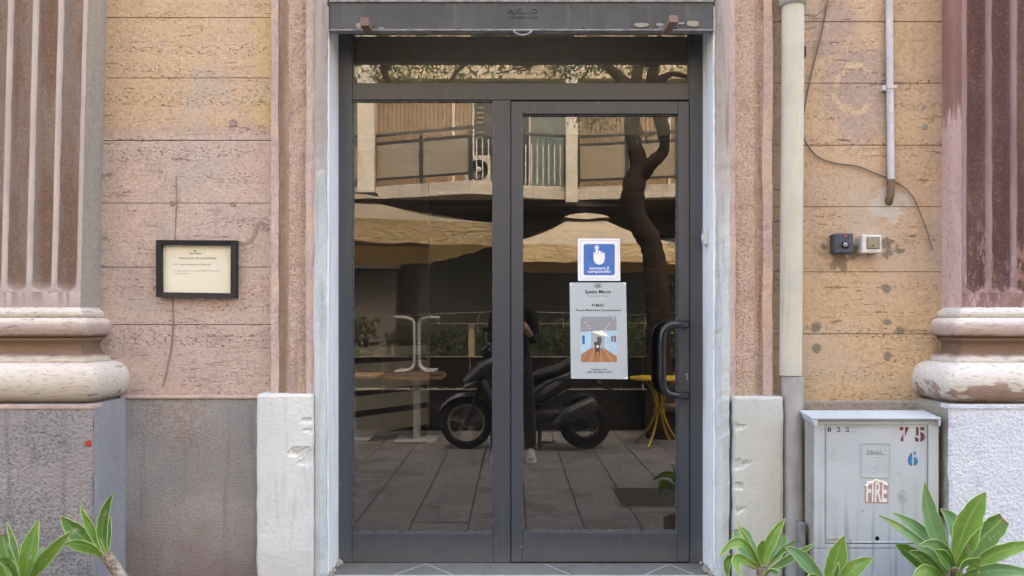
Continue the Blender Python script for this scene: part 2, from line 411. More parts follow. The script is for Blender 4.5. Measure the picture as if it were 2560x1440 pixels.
def base_mat(name, a, b, scot, warm, flake=None):
    m = Mat(name, 0.9, 0.15)
    x, y, z = m.xyz()
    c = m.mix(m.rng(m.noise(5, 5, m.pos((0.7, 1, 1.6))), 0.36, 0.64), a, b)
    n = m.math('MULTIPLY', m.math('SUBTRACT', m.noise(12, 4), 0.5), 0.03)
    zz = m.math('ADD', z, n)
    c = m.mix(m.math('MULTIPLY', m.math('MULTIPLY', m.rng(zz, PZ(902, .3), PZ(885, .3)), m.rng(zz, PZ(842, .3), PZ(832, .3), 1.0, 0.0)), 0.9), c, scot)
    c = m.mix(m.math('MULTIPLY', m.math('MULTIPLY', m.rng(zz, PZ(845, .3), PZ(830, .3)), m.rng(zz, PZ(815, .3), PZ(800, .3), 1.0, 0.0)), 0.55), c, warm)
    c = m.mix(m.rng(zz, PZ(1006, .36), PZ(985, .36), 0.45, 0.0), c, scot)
    if flake is not None:
        k = m.math('MULTIPLY', m.rng(m.noise(9, 5, m.pos((0.5, 1, 1.3), (2, 2, 2))), 0.53, 0.56), m.rng(zz, PZ(965, .36), PZ(950, .36), 1.0, 0.0))
        c = m.mix(m.math('MULTIPLY', k, 0.8), c, flake)
    g = m.noise(60, 5, m.pos((0.5, 1, 1.6)), 0.65)
    c = m.mix(m.rng(g, 0.5, 0.32, 0, 0.4), c, lin(112, 96, 86))
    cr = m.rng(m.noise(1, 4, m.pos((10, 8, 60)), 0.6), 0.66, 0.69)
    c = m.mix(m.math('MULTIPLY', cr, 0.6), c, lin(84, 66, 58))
    m.color(c); m.normal(m.bump(m.math('SUBTRACT', g, m.math('MULTIPLY', cr, 0.8)), 0.55, 0.006)); return m.m

def cement_strip_mat():
    m = Mat('grey_cement_wash', 0.85, 0.2)
    x, y, z = m.xyz()
    c = m.mix(m.rng(m.noise(6, 5, m.pos((3, 3, .6))), 0.36, 0.66), lin(182, 190, 188), lin(196, 201, 198))
    zz = m.math('ADD', z, m.math('MULTIPLY', m.math('SUBTRACT', m.noise(5, 4, m.pos((2, 2, .8))), 0.5), 0.9))
    up = m.rng(zz, 1.55, 2.15)
    c = m.mix(m.math('MULTIPLY', up, 0.85), c, lin(160, 146, 134))
    st = m.rng(m.noise(1, 5, m.pos((60, 60, 2.2))), 0.50, 0.68)
    c = m.mix(m.math('MULTIPLY', st, m.rng(zz, 1.1, 1.8, 0.06, 0.55)), c, lin(106, 98, 92))
    g = m.noise(90, 4)
    c = m.mix(m.rng(g, 0.5, 0.3, 0, 0.2), c, lin(120, 120, 118))
    m.color(c); m.normal(m.bump(g, 0.25, 0.004)); return m.m

def white_plaster_mat(name, a, b, dk, bump=0.5, crack=True):
    m = Mat(name, 0.88, 0.2)
    c = m.mix(m.rng(m.noise(4, 5), 0.36, 0.64), a, b)
    c = m.mix(m.rng(m.noise(1, 5, m.pos((18, 18, 2.5))), 0.55, 0.75, 0, 0.35), c, dk)
    g = m.math('ADD', m.noise(55, 5, None, 0.65), m.math('MULTIPLY', m.noise(11, 4), 0.9))
    if crack:
        cr = m.rng(m.noise(1, 4, m.pos((7, 7, 30), (1, 5, 2)), 0.6), 0.66, 0.68)
        cr = m.math('MULTIPLY', cr, m.rng(m.noise(3, 2), 0.5, 0.6))
        c = m.mix(m.math('MULTIPLY', cr, 0.55), c, lin(132, 126, 116)); g = m.math('SUBTRACT', g, cr)
    low = m.rng(m.math('ADD', m.xyz()[2], m.math('MULTIPLY', m.noise(7, 4), 0.3)), 0.62, 0.35)
    c = m.mix(m.math('MULTIPLY', low, 0.25), c, dk)
    m.color(c); m.normal(m.bump(g, bump, 0.006)); return m.m

def metal_paint(name, a, b, rough=0.5, streak=None, sc=6, bump=0.0, spec=0.4, rv=0.1):
    m = Mat(name, rough, spec)
    c = m.mix(m.rng(m.noise(sc, 5), 0.35, 0.66), a, b)
    if streak is not None:
        c = m.mix(m.math('MULTIPLY', m.rng(m.noise(1, 5, m.pos((40, 40, 2.5))), 0.54, 0.74), 0.55), c, streak)
        c = m.mix(m.rng(m.noise(45, 4), 0.62, 0.72, 0, 0.4), c, streak)
    m.color(c); m.rough(m.rng(m.noise(14, 4), 0.3, 0.7, rough - rv, rough + rv * 1.2))
    if bump: m.normal(m.bump(m.noise(9, 4), bump, 0.004))
    return m.m

def glass_mat(name, refl, tint, trans, dust=0.0):
    m = Mat(name); nt = m.nt
    nt.nodes.remove(m.b)
    out = nt.nodes['Material Output']
    g = m.n('BsdfGlossy'); g.inputs['Roughness'].default_value = 0.0; g.inputs['Color'].default_value = (*tint, 1)
    t = m.n('BsdfTransparent'); t.inputs['Color'].default_value = (*trans, 1)
    mx = m.n('MixShader'); mx.inputs[0].default_value = refl
    nt.links.new(t.outputs[0], mx.inputs[1]); nt.links.new(g.outputs[0], mx.inputs[2])
    last = mx
    if dust:  # thin dust film, added to haze the pane and lift its blacks
        df = m.n('BsdfDiffuse'); df.inputs['Color'].default_value = (.62, .60, .55, 1)
        x, y, z = m.xyz()
        k = m.rng(m.noise(2.3, 5, m.pos((1, 1, .55))), .35, .7, dust * .55, dust * 1.25)
        wipe = m.math('MULTIPLY', m.rng(m.noise(1, 4, m.pos((5, 1, 26), (2, 0, 3))), .52, .70), dust * .35)
        low = m.rng(m.math('ADD', z, m.math('MULTIPLY', m.noise(9, 4), .12)), .72, .30, 0, dust * .9)
        k = m.math('ADD', m.math('ADD', k, low), wipe)
        d2 = m.n('MixShader'); m.set(d2.inputs[0], k)
        nt.links.new(mx.outputs[0], d2.inputs[1]); nt.links.new(df.outputs[0], d2.inputs[2]); last = d2
    nt.links.new(last.outputs[0], out.inputs['Surface'])
    return m.m

def leaf_mat(name, a, b, edge=None, trans=0.25, dry=False):
    m = Mat(name, 0.42, 0.45)
    c = m.mix(m.rng(m.noise(14, 4), 0.35, 0.65), a, b)
    at = m.n('Attribute'); at.attribute_name = 'len'; t_ = at.outputs['Fac']
    oi = m.n('ObjectInfo'); c = m.mix(m.math('MULTIPLY', oi.outputs['Random'], .22), c, tuple(v * .55 for v in a[:3]))
    if dry:
        c = m.mix(m.rng(t_, .35, .0, 0, .55), c, lin(176, 196, 104))
        w_ = m.math('ADD', t_, m.math('MULTIPLY', m.math('SUBTRACT', m.noise(40, 3), .5), .10))
        c = m.mix(m.rng(w_, .93, .985, 0, .9), c, lin(120, 92, 58))
        c = m.mix(m.rng(m.noise(9, 4), .60, .72, 0, .5), c, lin(158, 172, 66))
        aw = m.n('Attribute'); aw.attribute_name = 'wid'; cv = m.n('CombineXYZ')
        m.set(cv.inputs[0], m.math('MULTIPLY', aw.outputs['Fac'], 9.0)); m.set(cv.inputs[1], m.math('MULTIPLY', t_, 2.2)); m.set(cv.inputs[2], m.math('MULTIPLY', oi.outputs['Random'], 40.0))
        vein = m.noise(1.6, 3, cv.outputs[0]); c = m.mix(m.rng(vein, .35, .65, 0, .35), c, tuple(v * .62 for v in b[:3]))
        c = m.mix(m.rng(m.math('ABSOLUTE', aw.outputs['Fac']), .14, .0, 0, .35), c, lin(186, 204, 130))
        c = m.mix(m.rng(m.noise(26, 4), .62, .70, 0, .6), c, lin(176, 172, 150))
        m.normal(m.bump(vein, .5, .003)); m.rough(m.rng(m.noise(18, 3), .3, .7, .38, .62))
    sp = m.rng(m.noise(130, 2), 0.68, 0.74, 0, 0.5)
    c = m.mix(sp, c, lin(200, 205, 120))
    m.color(c)
    m.set(m.b.inputs['Subsurface Weight'], 0.0)
    t = m.n('BsdfTranslucent'); m.set(t.inputs['Color'], m.mix(0.5, c, lin(150, 190, 40)))
    mx = m.n('MixShader'); mx.inputs[0].default_value = trans
    m.nt.links.new(m.b.outputs[0], mx.inputs[1]); m.nt.links.new(t.outputs[0], mx.inputs[2])
    m.nt.links.new(mx.outputs[0], m.nt.nodes['Material Output'].inputs['Surface'])
    return m.m

MT = {}
MT['wall_l'] = wall_left_mat(); MT['wall_r'] = wall_right_mat()
MT['joint'] = plain('joint_mortar', lin(130, 106, 84), 0.95, 0.1)
MT['surr_band'] = rough_render('rough_pink_band', lin(204, 180, 160), lin(194, 170, 148), lin(126, 102, 88), 110, 0.010, 1.0, dk=0.5, stain=lin(160, 132, 122))
MT['surr_fillet'] = rough_render('pink_fillet_render', lin(196, 176, 164), lin(182, 162, 150), lin(122, 102, 94), 80, 0.005, 0.6, vert=True, dk=0.3, patch=lin(196, 172, 152), ps=5)
MT['surr_groove'] = rough_render('grey_brown_groove_render', lin(166, 148, 132), lin(178, 160, 142), lin(112, 90, 78), 70, 0.004, 0.4, vert=True, dk=0.25, stain=lin(132, 110, 98))
MT['strip'] = cement_strip_mat()
MT['plaster'] = white_plaster_mat('white_lime_plaster', lin(214, 215, 207), lin(205, 206, 199), lin(156, 150, 138), 0.6)
MT['plaster_r'] = white_plaster_mat('greyish_lime_plaster', lin(198, 200, 190), lin(188, 190, 181), lin(148, 142, 128), 0.45, False)
MT['plinth'] = plinth_mat()
MT['cement'] = rough_render('grey_cement', lin(172, 166, 150), lin(154, 146, 134), lin(110, 102, 92), 70, 0.006, 0.6, dk=0.35)
MT['ped_side'] = rough_render('smooth_blue_grey_render', lin(142, 141, 140), lin(154, 153, 152), lin(108, 104, 106), 50, 0.003, 0.3, vert=True, dk=0.2)
MT['ped_front_l'] = rough_render('grey_hammered_render', lin(168, 163, 154), lin(154, 150, 144), lin(86, 80, 78), 80, 0.010, 0.95, dk=0.5, stain=lin(120, 116, 118), patch=lin(158, 148, 144), ps=4)
MT['ped_front_r'] = rough_render('whitewashed_hammered_render', lin(222, 226, 230), lin(214, 219, 224), lin(168, 172, 180), 75, 0.011, 0.9, dk=0.3)
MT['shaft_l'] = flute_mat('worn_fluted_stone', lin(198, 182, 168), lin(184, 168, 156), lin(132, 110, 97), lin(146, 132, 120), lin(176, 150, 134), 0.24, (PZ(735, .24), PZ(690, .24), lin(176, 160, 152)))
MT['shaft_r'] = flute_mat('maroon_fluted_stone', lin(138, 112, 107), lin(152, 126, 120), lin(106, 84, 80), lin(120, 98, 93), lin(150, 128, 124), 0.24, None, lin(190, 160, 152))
MT['side_r'] = side_right_mat()
MT['side_l'] = rough_render('grey_shaft_return', lin(168, 158, 142), lin(156, 149, 136), lin(118, 104, 96), 70, 0.004, 0.4, vert=True, dk=0.3, stain=lin(176, 164, 156))
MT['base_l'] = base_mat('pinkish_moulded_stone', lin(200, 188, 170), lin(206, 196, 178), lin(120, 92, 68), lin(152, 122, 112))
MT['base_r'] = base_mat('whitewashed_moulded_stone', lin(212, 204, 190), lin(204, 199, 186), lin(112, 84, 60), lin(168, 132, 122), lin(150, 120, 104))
MT['reveal'] = metal_paint('white_reveal_paint', lin(248, 248, 242), lin(242, 243, 238), 0.45, lin(170, 166, 158), 3)
MT['dark'] = plain('dark_gap', (0.012, 0.011, 0.010), 0.9, 0.1)
MT['alu'] = metal_paint('anthracite_powder_coat', (0.050, 0.056, 0.066), (0.046, 0.052, 0.062), 0.34, None, 2, spec=0.7, rv=0.015)
def alu_dirt():
    m_ = bpy.data.materials['anthracite_powder_coat']; q_ = Mat.__new__(Mat); q_.m = m_; q_.nt = m_.node_tree; q_.b = q_.nt.nodes['Principled BSDF']; q_._pos = None
    c0 = q_.b.inputs['Base Color'].links[0].from_socket; x, y, z = q_.xyz()
    low = q_.rng(q_.math('ADD', z, q_.math('MULTIPLY', q_.noise(11, 4), .10)), .44, .27, 0, .22)
    c = q_.mix(low, c0, lin(150, 144, 132))
    c = q_.mix(q_.rng(q_.noise(60, 2), .735, .76, 0, .55), c, lin(190, 190, 186))
    c = q_.mix(q_.rng(q_.noise(1, 4, q_.pos((60, 60, 1.5))), .60, .74, 0, .10), c, lin(150, 146, 138))
    q_.color(c)
alu_dirt()
MT['alu_edge'] = plain('glazing_bead', (0.10, 0.11, 0.12), 0.3, 0.6)
MT['glass'] = glass_mat('tinted_window_glass', 0.155, (1.0, 0.94, 0.83), (0.72, 0.72, 0.68), 0.010)
MT['shutter'] = metal_paint('weathered_grey_shutter_steel', lin(76, 78, 78), lin(66, 68, 68), 0.5, lin(100, 97, 90), 9, 0.25)
MT['shutter_edge'] = metal_paint('bare_galvanised_edge', lin(150, 148, 146), lin(120, 118, 116), 0.45, lin(90, 84, 78), 30)
MT['shutter_dark'] = plain('shutter_slat_brown_grey', lin(70, 64, 56), 0.7, 0.3)
MT['block'] = plain('painted_wood_block', lin(124, 102, 90), 0.7, 0.2, sc=60)
MT['putty'] = plain('cracked_filler', lin(158, 152, 138), 0.9, 0.1, sc=80, bump=0.6)
MT['handle'] = plain('black_gloss_plastic', (0.011, 0.011, 0.012), 0.14, 0.6, var=0.05)
MT['steel'] = plain('brushed_steel', (0.45, 0.44, 0.42), 0.35, 0.5, 0.9)
MT['thresh'] = rough_render('dark_granite', lin(122, 121, 113), lin(112, 111, 104), lin(74, 73, 70), 260, 0.001, 0.2, dk=0.5)
MT['grout'] = plain('white_grout', lin(210, 208, 200), 0.8, 0.2)
MT['pipe'] = metal_paint('cream_painted_pipe', lin(196, 192, 172), lin(186, 182, 164), 0.6, lin(164, 158, 140), 8)
MT['pipe_low'] = metal_paint('grey_painted_iron_pipe', lin(166, 164, 156), lin(154, 151, 144), 0.6, lin(116, 110, 102), 8)
MT['galv'] = metal_paint('galvanised_clip', lin(140, 138, 134), lin(116, 114, 112), 0.5, lin(90, 86, 80), 30)
MT['conduit'] = metal_paint('pale_grey_conduit', lin(204, 204, 206), lin(190, 190, 192), 0.5, lin(160, 154, 148), 14)
MT['flex'] = plain('brown_corrugated_conduit', lin(126, 108, 88), 0.6, 0.3)
MT['cable'] = plain('weathered_cable', lin(126, 112, 98), 0.7, 0.2)
MT['navy'] = metal_paint('dirty_navy_plastic', lin(72, 79, 92), lin(60, 65, 74), 0.5, lin(118, 112, 100), 30)
MT['offwhite'] = metal_paint('dirty_white_plastic', lin(208, 206, 198), lin(196, 192, 182), 0.45, lin(150, 142, 122), 30)
MT['smoke'] = plain('smoked_flap', lin(152, 138, 116), 0.35, 0.5)
MT['gasket'] = plain('grey_gasket', lin(92, 90, 84), 0.6, 0.3)
MT['red'] = plain('red_badge', lin(164, 92, 86), 0.5, 0.3)
MT['black'] = plain('matt_black', (0.012, 0.012, 0.012), 0.5, 0.4)
MT['paper_cream'] = plain('yellowed_paper', lin(242, 236, 212), 0.8, 0.2, var=0.05, sc=6)
MT['ink'] = plain('printing_ink', (0.03, 0.03, 0.028), 0.8, 0.2)
MT['ink_soft'] = plain('faded_ink', lin(92, 86, 66), 0.8, 0.2)
MT['picture_glass'] = glass_mat('picture_glass', 0.05, (1, 1, 1), (0.97, 0.97, 0.95))
MT['paper'] = plain('poster_paper', lin(182, 192, 194), 0.5, 0.4, var=0.04, sc=5)
MT['sticker_white'] = plain('white_vinyl', lin(236, 238, 244), 0.35, 0.5, var=0.02)
MT['sticker_blue'] = plain('blue_vinyl', lin(72, 118, 190), 0.35, 0.5, var=0.10, sc=8)
MT['sticker_line'] = plain('grey_print_line', lin(170, 174, 182), 0.4, 0.4)
def cabinet_mat():
    m = Mat('weathered_grey_fibreglass', 0.55, 0.3)
    x, y, z = m.xyz()
    c = m.mix(m.rng(m.noise(4, 5), 0.36, 0.64), lin(186, 193, 194), lin(177, 183, 184))
    st = m.rng(m.noise(1, 5, m.pos((30, 30, 2.0))), 0.50, 0.72)
    lo = m.rng(m.math('ADD', z, m.math('MULTIPLY', m.noise(4, 3), 0.3)), 0.85, 0.42, 0.15, 0.8)
    c = m.mix(m.math('MULTIPLY', st, lo), c, lin(140, 136, 128))
    c = m.mix(m.rng(m.noise(34, 4), 0.66, 0.74, 0, 0.55), c, lin(120, 114, 104))
    gr = m.spots([(PX(2258, .33), PZ(1245, .33), 0.018), (PX(2087, .33), PZ(1140, .33), 0.010)], 0.02, 0.015)
    c = m.mix(m.math('MULTIPLY', gr, 0.45), c, lin(128, 122, 104))
    m.color(c); m.normal(m.bump(m.noise(40, 4), 0.12, 0.003)); return m.m
MT['cabinet'] = cabinet_mat()
MT['cab_dark'] = metal_paint('grimy_cabinet_side', lin(168, 162, 152), lin(150, 144, 134), 0.6, lin(110, 102, 92), 8)
MT['st_red'] = plain('dull_red_stencil_paint', lin(128, 60, 62), 0.8, 0.2, var=0.2, sc=90)
MT['st_brown'] = plain('dull_brown_stencil_paint', lin(104, 66, 66), 0.8, 0.2, var=0.2, sc=90)
MT['st_blue'] = plain('blue_stencil_paint', lin(66, 122, 166), 0.8, 0.2, var=0.15, sc=90)
MT['st_navy'] = plain('navy_stencil_paint', lin(38, 54, 80), 0.8, 0.2, var=0.15, sc=90)
MT['fire_pink'] = plain('faded_red_sticker', lin(176, 146, 138), 0.6, 0.3, var=0.12, sc=40)
MT['fire_white'] = plain('sticker_white_letters', lin(232, 230, 224), 0.6, 0.3)
MT['leaf1'] = leaf_mat('bright_agave_leaf', lin(138, 172, 74), lin(112, 154, 66), dry=True)
MT['leaf2'] = leaf_mat('grey_green_agave_leaf', lin(102, 144, 92), lin(120, 160, 108), dry=True)
MT['leaf3'] = leaf_mat('dark_agave_leaf', lin(80, 122, 54), lin(94, 136, 58), dry=True)
MT['leaf_edge'] = plain('pale_leaf_margin', lin(176, 198, 118), 0.5, 0.3)
MT['stem'] = rough_render('papery_agave_stem', lin(178, 168, 148), lin(140, 120, 96), lin(70, 56, 44), 60, 0.010, 1.0, dk=0.6)
MT['heart'] = plain('yellow_leaf_base', lin(200, 200, 80), 0.5, 0.3)
MT['terracotta'] = rough_render('dusty_dark_clay', lin(96, 82, 72), lin(84, 72, 64), lin(58, 50, 44), 40, 0.003, 0.4)
MT['soil'] = plain('potting_soil', (0.03, 0.022, 0.016), 0.95, 0.1, sc=60, bump=0.8)
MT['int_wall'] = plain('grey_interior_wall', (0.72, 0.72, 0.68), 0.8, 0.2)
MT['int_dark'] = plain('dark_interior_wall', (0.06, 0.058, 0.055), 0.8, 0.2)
MT['int_floor'] = plain('interior_floor', (0.12, 0.10, 0.08), 0.5, 0.3)
MT['white_panel'] = plain('white_counter_panel', (0.80, 0.79, 0.75), 0.5, 0.3)
MT['upper'] = rough_render('upper_storey_render', lin(196, 160, 124), lin(188, 152, 118), lin(130, 100, 78), 30, 0.006, 0.5)
MT['stone_slab'] = rough_render('worn_paving_stone', lin(146, 143, 138), lin(130, 127, 123), lin(88, 85, 82), 14, 0.003, 0.4, dk=0.45, patch=lin(112, 108, 104), ps=3.6)
MT['asphalt'] = rough_render('asphalt', (0.06, 0.06, 0.06, 1), (0.05, 0.05, 0.05, 1), (0.03, 0.03, 0.03, 1), 120, 0.004, 0.6)
MT['kerb'] = rough_render('kerb_stone', lin(150, 146, 138), lin(136, 132, 126), lin(96, 90, 84), 40, 0.004, 0.4)

# ================================================================== setting: ground
g = part('ground', MT['asphalt'], None, (-60, 60, -40, 60, -0.30, -0.16)); g['kind'] = 'structure'
pav = structure('pavement', (0, -3, 0))
part('paving_bed', plain('pavement_joint_mortar', (0.07, 0.065, 0.06), 0.95, 0.1), pav, (-8, 8, 0.3, 6.5, -0.14, -0.006))
part('kerb', MT['kerb'], pav, (-8, 8, 6.5, 6.75, -0.15, 0.0), bevel=0.01)
rr = random.Random(3)
xs = [-4.3 + 0.365 * i for i in range(25)]
for i in range(len(xs) - 1):
    q = 0.30 - rr.random() * 0.5
    while q < 6.4:
        L = rr.uniform(0.62, 0.95); q1 = min(q + L, 6.49); q0 = max(q, 0.3)
        if q1 - q0 > 0.1:
            m = MB().box(xs[i] + 0.004, xs[i + 1] - 0.004, q0 + 0.004, q1 - 0.004, -0.05, rr.uniform(-0.0015, 0.0015))
            m.build('paving_slab', MT['stone_slab'], pav, 0.003, 1)
        q += L
road = part('road', MT['asphalt'], None, (-40, 40, 6.75, 9.6, -0.16, -0.145)); road['kind'] = 'structure'
far = part('far_pavement', MT['stone_slab'], None, (-40, 40, 9.6, 14, -0.16, -0.02)); far['kind'] = 'structure'

# manhole cover let into the pavement
c0 = M(1545, 1226, 2.45); c1 = M(1760, 1272, 1.95)
mh = thing('manhole_cover', 'dark rectangular metal cover let into the pavement, mirrored low in the door', 'manhole cover', (1.1, -2.2, 0))
part('frame', MT['galv'], mh, (0.74, 1.50, 1.90, 2.50, 0.001, 0.006))
part('plate', plain('dark_cast_iron', (0.035, 0.033, 0.03), 0.7, 0.4, sc=40, bump=0.5), mh, (0.76, 1.48, 1.92, 2.48, 0.002, 0.010), bevel=0.002)

# ================================================================== the old building
bld = thing('palazzo_facade', 'old building front in ochre and pink render with fluted pilasters', 'building', (0, 0, 0))
QW = 0.10
XL, XR = -0.771, PX(1789, .18)          # corners of the door opening
# carcass behind the facing
part('wall_core', MT['joint'], bld, (-8, -0.81, -0.40, 0.093, 0, 2.9), (0.875, 8, -0.40, 0.093, 0, 2.9))
part('upper_wall', MT['upper'], bld, (-8, 8, -0.40, 0.096, 2.9, 9.0))  # unseen upper storeys, made high enough to block the sun
part('cornice', MT['surr_fillet'], bld, (-8, 8, -0.40, 0.45, 9.0, 9.3), bevel=0.05)
def courses(px_rows, x0, x1, mat):
    for i in range(len(px_rows) - 1):
        z1, z0 = PZ(px_rows[i], QW), PZ(px_rows[i + 1], QW)
        dq = rnd.uniform(-0.0012, 0.0012)
        m = MB().box(x0, x1, 0.02, QW + dq, z0 + 0.0012, z1 - 0.0012)
        m.build('render_course', mat, bld, 0.0018, 1)
courses([-108, 44, 195, 351, 508, 668, 812, 992], -1.84, -1.012, MT['wall_l'])
courses([-101, 54, 208, 363, 517, 680, 835, 1003], 1.09, 1.86, MT['wall_r'])
for s, x0, x1, mm in ((-1, -8, -2.3, MT['wall_l']), (1, 2.4, 8, MT['wall_r'])):
    for k in range(9):
        MB().box(x0, x1, 0.02, QW, 0.97 + k * 0.215 + 0.002, 0.97 + (k + 1) * 0.215 - 0.002).build('render_course', mm, bld, 0.002, 1)
# plinth under the courses, with its thin ledge
part('plinth', MT['plinth'], bld, (-8, -1.06, 0.02, 0.112, 0, PZ(997, .11)), bevel=0.004)
part('plinth_ledge', MT['surr_fillet'], bld, (-1.66, -1.06, 0.02, 0.119, PZ(997, .11) + 0.001, PZ(989, .11)), bevel=0.003)
part('plinth', MT['cement'], bld, (1.10, 8, 0.02, 0.125, 0, PZ(1002, .12)), bevel=0.006)

ZS0, ZS1 = PZ(984, .15), 2.9
# moulded door surround, one strip of render after the other (left of the door, then right)
def surround(prof, segs, seed):
    r = random.Random(seed); z0, z1 = 0.23, ZS1; n = int((z1 - z0) / .025); cols = []
    j = [[0, 0] for _ in prof]
    for i in range(n + 1):
        z = z0 + (z1 - z0) * i / n; rg = []
        for k, (x, q) in enumerate(prof):
            amp = 0 if k in (0, len(prof) - 1) else .0016
            j[k][0] = j[k][0] * .75 + r.gauss(0, amp * .7); j[k][1] = j[k][1] * .75 + r.gauss(0, amp * .6)
            chip = .004 * max(0, r.random() - .93) / .07 if amp else 0
            rg.append(Vector((x + j[k][0], -(q + j[k][1] - chip), z)))
        cols.append(rg)
    for (a, b, nm, mat, full) in segs:
        rows = [rg[a:b + 1] for rg in cols if full or rg[0].z >= ZS0 - .04]
        MB().loft(rows, False, False, False).build(nm, mat, bld)
G = lambda px, q: (PX(px, q), q)
surround([(PX(676, .1), .093), G(678, .145), G(696, .145), G(699, .126), G(711, .120), G(721, .130), G(724, .158), G(745, .162), G(764, .158), G(767, .178), G(776, .190), G(784, .186), G(788, .197), G(800, .199), (XL - .002, .186), (XL, .182), (XL, -.05)],
         [(0, 2, 'surround_fillet', MT['surr_fillet'], 0), (2, 5, 'surround_groove', MT['surr_groove'], 0), (5, 8, 'surround_band', MT['surr_band'], 0), (8, 11, 'surround_bead', MT['surr_fillet'], 0), (11, 16, 'cement_strip', MT['strip'], 1)], 1)
surround([(XR, -.05), (XR, .182), (XR + .002, .186), G(1806, .199), G(1824, .197), G(1827, .184), G(1833, .176), G(1838, .168), G(1862, .172), G(1885, .166), G(1889, .150), G(1898, .142), G(1906, .148), G(1908, .160), G(1931, .160), (PX(1934, .1), .093)],
         [(0, 4, 'cement_strip', MT['strip'], 1), (4, 7, 'surround_bead', MT['surr_fillet'], 0), (7, 9, 'surround_band', MT['surr_band'], 0), (9, 12, 'surround_groove', MT['surr_band'], 0), (12, 15, 'surround_fillet', MT['surr_fillet'], 0)], 2)
# plastered feet of the surround
def foot(pts, ztop, mat, seed, gouges=()):
    fine = [Vector((*pts[0], 0))]
    for k in range(len(pts) - 1):
        A_, B_ = Vector((*pts[k], 0)), Vector((*pts[k + 1], 0)); nn_ = max(1, int((B_ - A_).length / .007))
        fine += [A_.lerp(B_, (i + 1) / nn_) for i in range(nn_)]
    rings = []; n = int(ztop / .009)
    for i in range(n + 1):
        z = -.01 + (ztop + .01) * i / n; rg = []
        for k, p in enumerate(fine):
            q = p.y; x = p.x
            if q > .15:
                w = mnoise.fractal(Vector((x * 7, seed, z * 7)), 1.0, 2.0, 4) * .0012 + mnoise.noise(Vector((x * 2.2, seed + 5, z * 2.2))) * .0016
                for (gx, gz, gr) in gouges:
                    d = math.hypot((x - gx) * .8, (z - gz) * 1.8) + .5 * gr * mnoise.fractal(Vector((x * 55, 3, z * 75)), 1.0, 2.0, 3); w -= (.006 if d < gr * .55 else .006 * max(0, 1 - (d / gr - .55) / .3)) if d < gr * .85 else 0
                x += mnoise.noise(Vector((z * 14, seed, 1 if x > pts[3][0] else 8))) * .0035 * (1 if k < 30 or k > len(fine) - 30 else 0)
                t = (ztop - z) / .006
                if t < 1: w -= .003 * (1 - t) ** 2
                q += w
            rg.append(Vector((x, -q, z + (mnoise.noise(Vector((x * 16, seed, 3))) * .004 if i >= n - 1 else 0))))
        rings.append(rg)
    return MB().loft(rings, True, True, False).build('surround_foot', mat, bld, 0)
foot([(PX(640, .2), .09), (PX(644, .2), .207), (PX(647, .215), .214), (PX(712, .215), .217), (PX(779, .215), .215), (PX(783, .205), .203), (PX(790, .2), .09)], PZ(986, .2), MT['plaster'], 11, [(PX(770, .21), PZ(1052, .21), .03), (PX(772, .21), PZ(1075, .21), .02), (PX(755, .21), PZ(1130, .21), .05), (PX(772, .21), PZ(1150, .21), .05), (PX(735, .21), PZ(1134, .21), .03)])
foot([(PX(1824, .2), .09), (PX(1833, .205), .200), (PX(1838, .215), .215), (PX(1900, .22), .218), (PX(1952, .215), .214), (PX(1956, .2), .207), (PX(1958, .2), .09)], PZ(992, .2), MT['plaster_r'], 12, [(PX(1842, .21), PZ(1065, .21), .035), (PX(1845, .21), PZ(1160, .21), .045), (PX(1840, .21), PZ(1215, .21), .03), (PX(1842, .21), PZ(1275, .21), .03)])

# cracks and chases scored in the left-hand wall
def ribbon(pts, wpx, q, mat, name):
    m = MB(); pp = smooth_path([P(x, y, q) for x, y in pts], 5); vs = []; r = random.Random(len(pts))
    for i, p in enumerate(pp):
        t = (pp[min(i + 1, len(pp) - 1)] - pp[max(i - 1, 0)]).normalized(); s = Vector((t.z, 0, -t.x)) * (wpx * (D - q) / F / 2) * r.uniform(.6, 1.3)
        vs += [p - s, p + s]
    m.add(vs, [(2 * i, 2 * i + 1, 2 * i + 3, 2 * i + 2) for i in range(len(pp) - 1)])
    return m.build(name, mat, bld)
MT['crack'] = plain('dark_filled_crack', lin(146, 130, 114), 0.95, 0.1, sc=60)
ribbon([(440, 440), (441, 500), (440, 545), (437, 600)], 3.6, QW + .0022, MT['crack'], 'crack')
ribbon([(431, 742), (433, 800), (430, 850), (424, 890), (416, 930), (407, 966)], 4.2, QW + .0022, MT['crack'], 'crack')
MT['chase'] = plain('scored_render', lin(160, 140, 128), 0.95, 0.1, sc=50)
ribbon([(592, 606), (620, 608), (634, 590), (644, 562), (655, 558), (668, 575)], 9, QW + .0022, MT['chase'], 'crack')
ribbon([(248, 440), (262, 438), (280, 434)], 8, QW + .0022, MT['chase'], 'crack')
ribbon([(2005, 8 + 30), (2022, 36), (2038, 40), (2050, 30), (2066, 18)], 3, QW + .0022, MT['crack'], 'crack')
# small filled dowels and knots
for (x, y, r_) in ((583, 307, 8), (430, 508, 5), (583, 510, 5)):
    c = P(x, y, QW); s = r_ * 3.2 / F
    MB().lathe([(s * 1.3, 0.0), (s * 1.2, -.004), (s, -.005), (s * .5, -.002)], c, 'Y', 12).build('dowel', MT['chase'], bld)
for (x, y, r_) in ((2312, 318, 6), (2310, 268, 4), (2322, 745, 4)):
    c = P(x, y, QW); s = r_ * 3.2 / F
    MB().lathe([(s * 1.3, 0.0), (s * 1.1, -.003), (s * .5, -.001)], c, 'Y', 10).build('dowel', MT['cab_dark'], bld)
